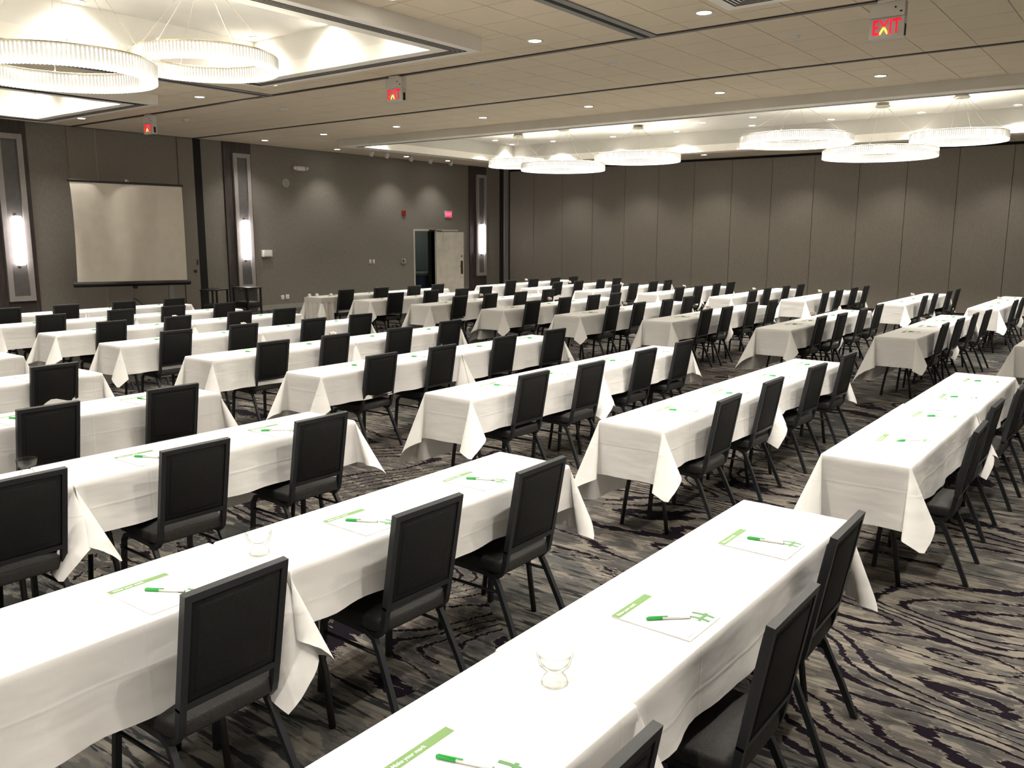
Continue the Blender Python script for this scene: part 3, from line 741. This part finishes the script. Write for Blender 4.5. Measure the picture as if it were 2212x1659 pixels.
chandelier(18.24, 3.50, 3.715, 0.825, 'rightmost crystal ring chandelier of the right trio in the long coffer', 'ring chandeliers in the long coffer')

# ================================================================== furniture prototypes
TL, TW, TH = 1.83, 0.457, 0.765
# --- table (local: x 0..TL, y -TW..0)
t_top = MB().bbox(0, TL, -TW, 0, TH - 0.028, TH - 0.004, 0.008).mesh('tabletop', 'table_wood')
def tl_leg(sx, sy):
    x = 0.22 if sx < 0 else TL - 0.22; yc = -TW / 2; s_ = 1 if sy > 0 else -1
    ox = -0.10 * sx
    return MB().tube([(x, yc + s_ * 0.07, TH - 0.03), (x + ox * -0.05, yc + s_ * 0.085, 0.60), (x + ox * -0.1, yc + s_ * 0.10, 0.42), (x, yc + s_ * 0.14, 0.24), (x, yc + s_ * 0.175, 0.0)], 0.0145, 8).mesh('leg', 'table_leg')
t_legs = [tl_leg(sx, sy) for sx in (-1, 1) for sy in (-1, 1)]
t_bars = [MB().tube([(x, -TW / 2 - 0.10, 0.405), (x, -TW / 2 + 0.10, 0.405)], 0.012, 8).tube([(x, -TW / 2, 0.405), (x + d, -TW / 2, TH - 0.03)], 0.01, 8).mesh('brace', 'table_leg') for x, d in ((0.22, 0.35), (TL - 0.22, -0.35))]
# --- tablecloth
def cloth_mesh(dF, dB, dL, dR, seamL, seamR, seed):
    rnd = random.Random(seed)
    top, rho = TH + 0.002, 0.014
    bm = bmesh.new()
    nx, ny, ns = 40, 6, 14
    def fall(r):            # arc over the table edge, then straight down: (out, down, remaining length)
        q = rho * PI / 2
        if r < q: return rho * math.sin(r / rho), rho * (1 - math.cos(r / rho)), 0.0
        return rho, rho, r - q
    fr_ = [0.0, 0.012, 0.028, 0.045] + [0.045 + (1 - 0.045) * (k + 1) / (ns - 3) for k in range(ns - 3)]
    def grid(fn, n, m_, flip=False):
        vs = [[bm.verts.new(fn(i / n, j)) for j in range(m_)] for i in range(n + 1)]
        for i in range(n):
            for j in range(m_ - 1):
                q = [vs[i][j], vs[i + 1][j], vs[i + 1][j + 1], vs[i][j + 1]]
                if flip: q.reverse()
                try: bm.faces.new(q)
                except ValueError: pass
    def tops(u, j): return (u * TL, -TW * j / ny, top)
    grid(tops, nx, ny + 1, True)
    ph = [rnd.random() * 6.28 for _ in range(6)]
    fp = 0.30 + rnd.random() * 0.12; fo = rnd.random()
    def wave(s, length):
        e = min(1.0, s / 0.12, (length - s) / 0.12); e = max(e, 0)
        v = ((s / fp + fo) % 1.0); pleat = abs(v - 0.5) * 2 - 0.5
        return e * (0.010 * pleat + 0.006 * math.sin(s * 9 + ph[0]) + 0.004 * math.sin(s * 21 + ph[1]))
    def side(fx, out, length, d, amp, flip):
        def fn(u, j):
            r = fr_[j] * d; o, dn, rem = fall(r)
            s = u * length
            f = rem / max(d, 0.01)
            hem = 0.010 * math.sin(s * 4 + ph[2]) * min(1, s / 0.1, (length - s) / 0.1)
            off = o + amp * (wave(s, length) * f * 1.6 + 0.012 * f * f)
            bx, by = fx(s)
            return (bx + out[0] * off, by + out[1] * off, top - dn - rem * (1 + hem * f))
        n = nx if length > 1 else ny
        grid(fn, n, len(fr_), flip)
    side(lambda s: (s, -TW), (0, -1), TL, dF, 1.0, False)
    side(lambda s: (s, 0), (0, 1), TL, dB, 1.0, True)
    side(lambda s: (0, -s), (-1, 0), TW, dL, 0.15 if seamL else 1.0, False)
    side(lambda s: (TL, -s), (1, 0), TW, dR, 0.15 if seamR else 1.0, True)
    def corner(cx, cy, a, b_, dA, dB_, seam, flip):
        phm = math.radians(rnd.uniform(20, 28)); mfold = 1
        psi0 = math.radians(rnd.uniform(-28, -18) if seam else rnd.uniform(30, 58))
        sgn = rnd.choice((-1, 1)) if not seam else 1
        def arc(A, T=240):
            ang = [0.0]; pp = None; P = []
            for i in range(T + 1):
                t = i / T; phi = phm * math.sin(PI * t) ** 0.8 if 0 < t < 1 else 0.0; psi = psi0 + sgn * A * math.sin(2 * PI * mfold * t)
                p = Vector((math.sin(phi) * math.cos(psi), math.sin(phi) * math.sin(psi), -math.cos(phi)))
                P.append(p)
                if pp is not None: ang.append(ang[-1] + (p - pp).length)
                pp = p
            return ang, P
        lo, hi = 0.0, math.radians(75)
        while arc(hi)[0][-1] < PI / 2 and phm < math.radians(44): phm += math.radians(1.5)
        for _ in range(24):
            mid = (lo + hi) / 2
            if arc(mid)[0][-1] < PI / 2: lo = mid
            else: hi = mid
        ang, P = arc(hi); tot = ang[-1]
        nt_ = 30; av, bv = Vector((*a, 0)), Vector((*b_, 0))
        def fn(u, j):
            th = u * PI / 2; tgt = u * tot; k = 0
            k = next((i for i in range(len(ang)) if ang[i] >= tgt - 1e-9), len(ang) - 1)
            p = P[k]
            rm = min(dA / max(math.cos(th), 1e-4), dB_ / max(math.sin(th), 1e-4))
            o, dn, rem = fall(fr_[j] * rm)
            edgeA = math.cos(th); edgeB = math.sin(th)
            hz = (av * edgeA + bv * edgeB) * o
            if u == 0: p = Vector((0, 0, -1))
            if u == 1: p = Vector((0, 0, -1))
            f = fr_[j]
            ex = 0.012 * f * f * (rem > 0)
            hz2 = av * (p.x * rem) + bv * (p.y * rem)
            fl = hz2 + av * (ex * edgeA ** 4) + bv * ((0.15 if seam else 1) * ex * edgeB ** 4)
            q = Vector((cx, cy, top - dn)) + hz + fl
            q.z += p.z * rem
            return tuple(q)
        grid(fn, nt_, len(fr_), flip)
    corner(0, -TW, (0, -1), (-1, 0), dF, dL, seamL, True)
    corner(TL, -TW, (0, -1), (1, 0), dF, dR, seamR, False)
    corner(0, 0, (0, 1), (-1, 0), dB, dL, seamL, False)
    corner(TL, 0, (0, 1), (1, 0), dB, dR, seamR, True)
    bmesh.ops.remove_doubles(bm, verts=bm.verts, dist=0.0012)
    for v in bm.verts: v.co.z = max(v.co.z, 0.012)
    bmesh.ops.recalc_face_normals(bm, faces=bm.faces)
    for f in bm.faces: f.smooth = True
    me = bpy.data.meshes.new('tablecloth'); bm.to_mesh(me); bm.free()
    me.materials.append(MATS['linen'])
    return me
CLOTH_L = [cloth_mesh(dF, dB, dL, 0.40, False, True, sd) for dF, dB, dL, sd in ((0.28, 0.57, 0.36, 11), (0.31, 0.52, 0.34, 12), (0.29, 0.56, 0.37, 13), (0.33, 0.50, 0.35, 14), (0.33, 0.50, 0.36, 15))]
CLOTH_R = [cloth_mesh(dF, dB, 0.38, dR, True, False, sd) for dF, dB, dR, sd in ((0.24, 0.58, 0.36, 21), (0.29, 0.54, 0.33, 22), (0.27, 0.56, 0.38, 23), (0.32, 0.50, 0.35, 24))]
# --- chair (origin on the floor; faces +Y, the rear edge of the back's top is at y = -0.275, z = 0.90)
SEAT_BM = rbox(0.208, 0.215, 0.030, e=0.22, crown=0.018)
c_seat = SEAT_BM.mesh('seat', 'chair_seat')
lean = math.atan2(0.075, 0.43)
bk = Matrix.Translation((0, -0.262, 0.90)) @ Matrix.Rotation(lean, 4, 'X')
BW, BH = 0.197, 0.415
c_pad = MB()
c_pad.bbox(-BW + 0.024, BW - 0.024, -0.010, 0.020, -BH + 0.022, -0.022, 0.009, bk)
c_pad.bbox(-BW + 0.045, BW - 0.045, -0.014, 0.030, -BH + 0.045, -0.045, 0.012, bk)
c_pad = c_pad.mesh('backrest', 'chair_back')
bf = MB()
bf.box(-BW, BW, -0.0135, 0.0135, -0.026, 0.0, bk); bf.box(-BW, -BW + 0.026, -0.0135, 0.0135, -BH, -0.026, bk); bf.box(BW - 0.026, BW, -0.0135, 0.0135, -BH, -0.026, bk); bf.box(-BW + 0.026, BW - 0.026, -0.0135, 0.0135, -BH, -BH + 0.022, bk)
for sx in (-1, 1):
    x = sx * (BW - 0.013)
    y0, z0 = -0.262 + (BH - 0.01) * math.sin(lean), 0.90 - (BH - 0.01) * math.cos(lean)
    bf.tube([(x, y0, z0), (x, y0 + 0.012, z0 - 0.07), (x, y0 + 0.022, z0 - 0.105), (x, y0 + 0.046, z0 - 0.132), (x, y0 + 0.085, z0 - 0.138), (x * 0.98, y0 + 0.15, z0 - 0.118)], 0, rect=(0.026, 0.025), up=(1, 0, 0))
c_frame = bf.mesh('back_frame', 'chair_frame')
c_legs = []
for sx in (-1, 1):
    x = sx * 0.192
    c_legs.append(MB().tube([(x, 0.0, 0.374), (x, 0.125, 0.376), (x, 0.165, 0.364), (x + sx * 0.002, 0.19, 0.33), (x + sx * 0.008, 0.205, 0.15), (x + sx * 0.012, 0.215, 0.0)], 0.0125, 8, rect=(0.024, 0.024), up=(1, 0, 0)).mesh('leg', 'chair_frame'))
    c_legs.append(MB().tube([(x, 0.0, 0.374), (x, -0.085, 0.370), (x, -0.125, 0.352), (x + sx * 0.002, -0.150, 0.31), (x + sx * 0.012, -0.225, 0.15), (x + sx * 0.022, -0.290, 0.0)], 0.0125, 8, rect=(0.024, 0.024), up=(1, 0, 0)).mesh('leg', 'chair_frame'))
sf = MB()
for sx in (-1, 1): sf.tube([(sx * 0.194, 0.192, 0.285), (sx * 0.194, -0.160, 0.285)], 0.008, 8)
for y in (-0.075, 0.12): sf.tube([(-0.192, y, 0.374), (0.192, y, 0.374)], 0.010, 8)
c_str = sf.mesh('stretcher', 'chair_frame')
def make_chair(x, y, rz, label, group):
    t = thing('banquet_chair', label, 'chair', (x, y, 0), rz, group)
    s_ = link('seat', c_seat, t); s_.location = (0, 0.03, 0.415)
    link('backrest', c_pad, t); link('back_frame', c_frame, t)
    for m_ in c_legs: link('leg', m_, t)
    link('stretcher', c_str, t)
    return t
# --- notepad (local: x along the row, y away from the seat), pen, bowl
PWD, PLN = 0.216, 0.279
n_page = MB().box(0, PWD, 0, PLN, 0.0, 0.004).mesh('pages', 'paper')
n_head = MB().box(0.0, PWD, PLN - 0.030, PLN, 0.004, 0.0046).mesh('header_band', 'green_print')
n_text = text_mesh('Make your mark', 0.0165, 0.0002, 'white_print', 'header_text', 'LEFT', 0.0003)
hm_ = MB()
for k, dx in enumerate((0.0, 0.034)):                 # a loose brush-drawn letter H
    hm_.tube([(dx, 0.0, 0), (dx + 0.004, 0.022, 0), (dx + 0.001, 0.048, 0), (dx - 0.005, 0.074, 0)], 0, rect=(0.0008, 0.0115), up=(0, 0, 1))
hm_.tube([(-0.014, 0.028, 0), (0.006, 0.033, 0), (0.028, 0.029, 0), (0.050, 0.034, 0)], 0, rect=(0.0009, 0.0115), up=(0, 0, 1))
n_mark = hm_.mesh('brush_letter', 'green_mark')
n_foot = MB().box(0.012, 0.055, 0.014, 0.0165, 0.004, 0.0043).mesh('footer_line', 'grey_trim')
p_body = MB().lathe([(0.0, -0.012), (0.0042, -0.012), (0.0046, -0.010), (0.0046, 0.085), (0.0, 0.086)], 10, Matrix.Rotation(-PI / 2, 4, 'X')).mesh('barrel', 'pen_white')
pc = MB().lathe([(0.0, 0.132), (0.0048, 0.130), (0.0055, 0.126), (0.0055, 0.080), (0.0, 0.080)], 10, Matrix.Rotation(-PI / 2, 4, 'X'))
pc.box(-0.0016, 0.0016, 0.062, 0.125, 0.0052, 0.0072)
p_cap = pc.mesh('cap', 'pen_green')
p_plug = MB().lathe([(0.0, -0.0135), (0.0038, -0.0135), (0.0046, -0.0118), (0.0046, -0.0105)], 10, Matrix.Rotation(-PI / 2, 4, 'X')).mesh('end_plug', 'grey_trim')
fl = lambda j, k: (0.035 if k % 2 else -0.02) if 1 < j < 9 else 0.0
g_prof = [(0.0, 0.0), (0.034, 0.0), (0.037, 0.003), (0.031, 0.020), (0.021, 0.031), (0.026, 0.042), (0.041, 0.056), (0.0475, 0.078), (0.049, 0.088), (0.049, 0.091), (0.046, 0.091), (0.044, 0.078), (0.037, 0.060), (0.02, 0.046), (0.0, 0.043)]
g_bowl = MB().lathe(g_prof, 32, flute=fl).mesh('dish', 'glass')
cd = MB(); rr_ = random.Random(5)
for k in range(26):
    a, rd, zz = rr_.random() * 6.28, 0.034 * math.sqrt(rr_.random()), 0.066 + rr_.random() * 0.035
    mt = Matrix.Translation((rd * math.cos(a), rd * math.sin(a), zz)) @ Matrix.Rotation(rr_.random() * 3, 4, 'X') @ Matrix.Rotation(rr_.random() * 3, 4, 'Z')
    cd.bbox(-0.011, 0.011, -0.007, 0.007, -0.005, 0.005, 0.003, mt)
g_candy = cd.mesh('candies', 'candy')

# ================================================================== rows of tables
RUNS = {'A1': (0.0, 1.47), 'B1': (0.0, 2.93), 'C1': (0.05, 4.66), 'D1': (0.08, 6.25), 'E1': (0.0, 7.90), 'F1': (0.05, 9.57),
        'A2': (4.80, 1.47), 'B2': (4.76, 2.93), 'C2': (4.79, 4.54), 'D2': (4.78, 6.23), 'E2': (4.76, 7.84), 'F2': (4.75, 9.55), 'G2': (4.78, 11.12), 'H2': (4.75, 12.60), 'I2': (4.77, 14.12),
        'A3': (11.0, 1.34), 'B3': (11.0, 2.84), 'C3': (11.0, 4.35), 'D3': (10.98, 6.06), 'E3': (10.87, 7.53), 'F3': (10.94, 9.08), 'G3': (10.89, 10.66), 'H3': (10.95, 12.22), 'I3': (10.98, 13.62),
        'B4': (16.35, 2.74), 'C4': (16.42, 4.23), 'D4': (16.30, 5.98), 'E4': (16.08, 7.38), 'F4': (16.03, 8.97), 'G4': (15.88, 10.48), 'H4': (15.92, 11.98), 'I4': (16.0, 13.42)}
# measured places of the rear top edge of every chair back
SEATS = {'A1': [None, (1.40, .80), (2.41, .78), (3.24, .87)], 'B1': [None, (1.51, 2.27), (2.44, 2.29), (3.22, 2.29)], 'C1': [None, (1.60, 4.02), (2.43, 3.94), (3.29, 3.97)], 'D1': [None, None, (2.43, 5.61), (3.31, 5.62)], 'E1': [None, None, None, (3.26, 7.36)], 'F1': [None] * 4,
         'A2': [(5.46, .78), (6.33, .82), (7.18, .78), (8.1, .80)], 'B2': [(5.40, 2.29), (6.29, 2.32), (7.26, 2.30), (8.17, 2.31)], 'C2': [(5.42, 3.94), (6.18, 3.88), (7.23, 3.93), (8.07, 3.95)], 'D2': [(5.42, 5.68), (6.22, 5.65), (7.25, 5.67), (8.17, 5.64)],
         'E2': [(5.42, 7.27), (6.21, 7.22), (7.15, 7.16), (8.15, 7.26)], 'F2': [(5.35, 8.96), (6.25, 8.94), (7.24, 8.85), (8.07, 8.84)], 'G2': [(5.42, 10.55), (6.31, 10.51), (7.26, 10.48), (7.98, 10.40)], 'H2': [(5.36, 12.05), (6.36, 12.08), (7.19, 12.08), (8.03, 12.0)],
         'I2': [(5.43, 13.60), (6.28, 13.57), (7.19, 13.53), (8.05, 13.49)],
         'A3': [(11.6, .68), None, None, None], 'B3': [(11.79, 2.20), (12.65, 2.18), (13.65, 2.17), (14.38, 2.12)], 'C3': [(11.79, 3.74), (12.45, 3.66), (13.49, 3.66), (14.45, 3.68)], 'D3': [(11.83, 5.45), (12.47, 5.40), (13.57, 5.44), (14.31, 5.38)],
         'E3': [(11.54, 6.89), (12.38, 6.89), (13.30, 6.85), (14.19, 6.89)], 'F3': [(11.55, 8.44), (12.56, 8.48), (13.41, 8.41), (14.12, 8.38)], 'G3': [(11.59, 10.10), (12.43, 10.07), (13.27, 10.0), (14.20, 10.0)], 'H3': [(11.53, 11.65), (12.47, 11.61), (13.32, 11.55), (14.12, 11.57)],
         'I3': [(11.53, 13.05), (12.48, 13.04), (13.38, 12.97), (14.11, 12.95)],
         'B4': [(16.95, 2.10), (17.85, 2.10), None, None], 'C4': [(17.12, 3.58), (18.0, 3.58), (19.05, 3.54), (19.9, 3.54)], 'D4': [(16.90, 5.32), (17.95, 5.37), (18.9, 5.35), (19.7, 5.33)], 'E4': [(16.70, 6.70), (17.65, 6.77), (18.65, 6.73), (19.4, 6.67)],
         'F4': [(16.72, 8.34), (17.47, 8.26), (18.50, 8.30), (19.25, 8.28)], 'G4': [(16.50, 9.78), (17.40, 9.85), (18.35, 9.85), (19.1, 9.86)], 'H4': [(16.62, 11.45), (17.42, 11.38), (18.37, 11.34), (19.12, 11.33)], 'I4': [(16.56, 12.78), (17.55, 12.82), (18.40, 12.74), (19.12, 12.66)]}
BLOCK = {'1': 'near left block', '2': 'middle block', '3': 'block past wide aisle', '4': 'far block'}
def rowno(key):
    r = ord(key[0]) - ord('A') - (1 if key[1] == '4' else 0)
    return ORD[r]
def seatword(b, k):
    if b == '1': return {3: 'rightmost', 2: 'second from right', 1: 'third from right', 0: 'leftmost'}[k]
    return ['leftmost', 'second from left', 'third from left', 'rightmost'][k]
rnd = random.Random(3)
GAP = 0.03
for key, (tx, ty) in RUNS.items():
    blk = BLOCK[key[1]]; row = rowno(key)
    for h in (0, 1):
        if key in ('C1', 'D1', 'E1', 'F1') and h == 0 and key != 'C1': continue        # wholly outside the frame
        if key in ('A3', 'B4') and h == 1 and key == 'A3': continue
        half = ('left', 'right')[h]
        x = tx + h * (TL + GAP)
        dy = rnd.uniform(-0.008, 0.008); rz = rnd.uniform(-0.004, 0.004)
        t = thing('folding_table', 'narrow folding table, %s of two in %s row, %s' % (half, row, blk), 'table', (x, ty + dy, 0), rz, 'folding tables in rows')
        link('tabletop', t_top, t)
        for m_ in t_legs: link('leg', m_, t)
        for m_ in t_bars: link('brace', m_, t)
        if h == 0: me = CLOTH_L[4] if key in ('B1', 'G3') else CLOTH_L[rnd.randrange(4)]
        else: me = CLOTH_R[0] if key in ('B1', 'A1') else CLOTH_R[rnd.randrange(4)]
        c_ = link('tablecloth', me)
        c_.location = (x, ty + dy, 0.0); c_.rotation_euler = (0, 0, rz)
        tag(c_, 'white cloth on the %s table of %s row, %s' % (half, row, blk), 'tablecloth', 'white cloths over the tables')
    for k, s_ in enumerate(SEATS[key]):
        if not s_: continue
        sw = seatword(key[1], k)
        cz = rnd.uniform(-0.035, 0.035)
        make_chair(s_[0], s_[1] + 0.275, cz, 'black padded chair, %s in %s row, %s' % (sw, row, blk), 'black chairs along the tables')
    # notepads and pens sit before every place, seen or hidden behind a chair back
    for k in range(4):
        s_ = SEATS[key][k]
        sx_ = s_[0] if s_ else tx + (0.63, 1.5, 2.45, 3.30)[k]
        if key[1] == '1' and not s_ : continue
        if key == 'A3' and k > 1: continue
        nx_ = min(max(sx_ - 0.17, tx + 0.02), tx + 2 * TL + GAP - PWD - 0.02)
        if tx + TL - PWD - 0.005 < nx_ < tx + TL + GAP + 0.005: nx_ = tx + TL - PWD - 0.012 if nx_ + PWD / 2 < tx + TL else tx + TL + GAP + 0.012
        ny_ = ty - TW + rnd.uniform(0.018, 0.04)
        rz = rnd.uniform(-0.03, 0.03)
        sw = seatword(key[1], k)
        t = thing('notepad', 'white green-headed notepad, %s place, %s row, %s' % (sw, row, blk), 'notepad', (nx_, ny_, TH + 0.0028), rz, 'notepads on the tables')
        link('pages', n_page, t); link('header_band', n_head, t)
        near = (nx_ ** 2 + ny_ ** 2) < 81
        if near:
            o = link('header_text', n_text, t); o.location = (0.014, PLN - 0.0155, 0.0048)
            o = link('brush_letter', n_mark, t); o.location = (PWD - 0.060, 0.012, 0.0045)
            link('footer_line', n_foot, t)
        pa = math.radians(rnd.uniform(12, 48))
        t = thing('pen', 'green capped white pen, %s place, %s row, %s' % (sw, row, blk), 'pen', (nx_ + 0.135 + rnd.uniform(-0.01, 0.02), ny_ + 0.085 + rnd.uniform(-0.01, 0.01), TH + 0.0028 + 0.0095), pa, 'pens on the notepads')
        link('barrel', p_body, t); link('cap', p_cap, t)
        if near: link('end_plug', p_plug, t)
    # one footed glass dish per run, by the seam
    if key in ('C1', 'D1', 'E1', 'F1', 'A3') and key != 'C1': continue
    empty_dish = key in ('A1', 'B1', 'C1', 'A2', 'B2', 'C2', 'D2')
    bx = tx + TL + {'A1': -0.04, 'B1': 0.055, 'C1': -0.06, 'B2': -0.04, 'A2': -0.10}.get(key, rnd.uniform(-0.10, -0.06))
    by = ty - {'A1': 0.24, 'B1': 0.25, 'B2': 0.16, 'A2': 0.24}.get(key, rnd.uniform(0.14, 0.22))
    t = thing('glass_dish', ('empty clear footed glass dish mid %s row, %s' if empty_dish else 'footed glass dish of pink candies mid %s row, %s') % (row, blk), 'dish', (bx, by, TH + 0.0028), 0, 'footed glass dishes on the tables')
    link('dish', g_bowl, t)
    if not empty_dish: tag(link('candies', g_candy, t), kind='stuff')

# tags sewn on the hanging front corner of one cloth
for o in [c for c in C.objects if c.name.startswith('tablecloth') and c.get('label', '').startswith('white cloth on the left table of second row, near left')]:
    vs_ = [v.co for v in o.data.vertices if v.co.x > TL - 0.02 and v.co.y < -TW]
    tip = min(vs_, key=lambda v: v.z)
    MB().box(-0.007, 0.007, -0.003, -0.0005, 0.0, 0.034).build('yellow_tag', 'yellow_tag', o).location = (tip.x - 0.02, tip.y - 0.012, tip.z + 0.055)
    MB().box(-0.002, 0.014, -0.001, 0.001, -0.012, 0.012).build('care_label', 'paper', o).location = (tip.x, tip.y - 0.002, tip.z + 0.02)
# skirted left end of the farthest row past the wide aisle
sk = MB(); tx, ty = RUNS['I3']; per = []
n = 160
path = [(tx - 0.03, ty + 0.02), (tx - 0.03, ty - TW - 0.03), (tx + 0.26, ty - TW - 0.03)]
segl = [abs(path[0][1] - path[1][1]), abs(path[2][0] - path[1][0])]; tot = sum(segl)
vs, fs = [], []
zs = [TH - 0.03, TH - 0.12, 0.5, 0.28, 0.02]
for i in range(n + 1):
    s_ = tot * i / n
    if s_ < segl[0]: bx, by, nxn = path[0][0], path[0][1] - s_, (-1, 0)
    else: bx, by, nxn = path[1][0] + (s_ - segl[0]), path[1][1], (0, -1)
    for j, z in enumerate(zs):
        o_ = 0.012 + (0.03 * (j / 4)) + (0.020 * math.sin(s_ * 2 * PI / 0.14) * min(1, j / 2.0))
        vs.append((bx + nxn[0] * o_, by + nxn[1] * o_, z))
for i in range(n):
    for j in range(4): fs.append((i * 5 + j, (i + 1) * 5 + j, (i + 1) * 5 + j + 1, i * 5 + j + 1))
sk.add(vs, fs, True)
t = thing('table_skirt', 'pleated white skirt around the left end of the farthest row past the wide aisle', 'table skirt', (0, 0, 0))
sk.build('pleats', 'skirt', t)
bd = MB(); bd.box(tx - 0.052, tx - 0.042, ty - TW - 0.04, ty + 0.02, TH - 0.10, TH - 0.005); bd.box(tx - 0.052, tx + 0.26, ty - TW - 0.054, ty - TW - 0.044, TH - 0.10, TH - 0.005)
bd.build('top_band', 'skirt', t)
for k, (dx, dy) in enumerate(((0.03, -0.04), (0.17, -0.10), (0.36, -0.30))):
    t = thing('tent_card', 'small white folded card on the skirted table end, %s from left' % ORD[k], 'card', (tx + dx, ty + dy, TH + 0.004), 0.3)
    MB().add([(-0.05, -0.02, 0), (0.05, -0.02, 0), (0.05, 0, 0.055), (-0.05, 0, 0.055)], [(0, 1, 2, 3)]).build('front_leaf', 'paper', t)
    MB().add([(-0.05, 0.02, 0), (0.05, 0.02, 0), (0.05, 0, 0.055), (-0.05, 0, 0.055)], [(3, 2, 1, 0)]).build('rear_leaf', 'paper', t)

# ================================================================== projection screen and side tables by the left wall
SY = 17.8
t = thing('projection_screen', 'white tripod projection screen with black bars before the left wall', 'projection screen', (9.72, SY, 0))
def wavy(u, v): return 0.075 * math.sin(u * 13 + 0.6) * (0.35 + 0.65 * v) * (1 - u * 0.7) + 0.03 * math.sin(u * 27 + v * 3) * (1 - u) ** 2
vs, fs = [], []
nu, nv = 48, 16
for i in range(nu + 1):
    for j in range(nv + 1):
        u, v = i / nu, j / nv
        vs.append((-1.235 + 2.47 * u, -0.02 - wavy(u, v) * math.sin(PI * v) ** 0.5 if 0 < v < 1 else -0.02, 1.0 + 2.03 * v - 0.05 * u * (1 - v)))
for i in range(nu):
    for j in range(nv): fs.append((i * (nv + 1) + j, (i + 1) * (nv + 1) + j, (i + 1) * (nv + 1) + j + 1, i * (nv + 1) + j + 1))
MB().add(vs, fs, True).build('screen_fabric', 'screen_white', t)
MB().bbox(-1.27, 1.27, -0.035, 0.005, 3.02, 3.07, 0.008).build('top_bar', 'screen_black', t)
ca = MB(); ca.tube([(-1.30, -0.015, 0.955), (1.30, -0.015, 0.905)], 0.055, 14); ca.build('bottom_case', 'screen_black', t)
po = MB(); po.tube([(0, 0.06, 0.10), (0, 0.06, 3.12)], 0.018, 10); po.build('pole', 'grey_trim', t)
MB().tube([(0, 0.06, 3.12), (0, -0.03, 3.09), (0, -0.03, 3.05)], 0.008, 8).build('hanger_hook', 'grey_trim', t)
for k in range(3):
    a = math.radians(90 + 120 * k)
    MB().tube([(0, 0.06, 0.62), (0.55 * math.cos(a), 0.06 + 0.55 * math.sin(a), 0.012)], 0.012, 8).build('leg', 'screen_black', t)
MB().bbox(-0.03, 0.03, -0.06, 0.06, 0.82, 0.88, 0.01).build('case_bracket', 'screen_black', t)
for k, (x, y, rz, lab) in enumerate(((11.42, 17.45, math.radians(-58), 'black side table with thick lower shelf, nearer the projection screen'), (12.36, 17.54, 0.0, 'black side table with lower shelf and pale shine on top, under the sconce'))):
    t = thing('side_table', lab, 'side table', (x, y, 0), rz, 'two black side tables by the left wall')
    wx, wy = 0.21, 0.31
    MB().bbox(-wx, wx, -wy, wy, 0.715, 0.745, 0.008).build('tabletop', 'cart_black', t)
    for sx in (-1, 1):
        for sy in (-1, 1): MB().box(sx * (wx - 0.03) - 0.018, sx * (wx - 0.03) + 0.018, sy * (wy - 0.03) - 0.018, sy * (wy - 0.03) + 0.018, 0, 0.716).build('leg', 'cart_black', t)
    MB().bbox(-wx + 0.02, wx - 0.02, -wy + 0.02, wy - 0.02, 0.26, 0.40, 0.008).build('lower_shelf', 'cart_black', t)
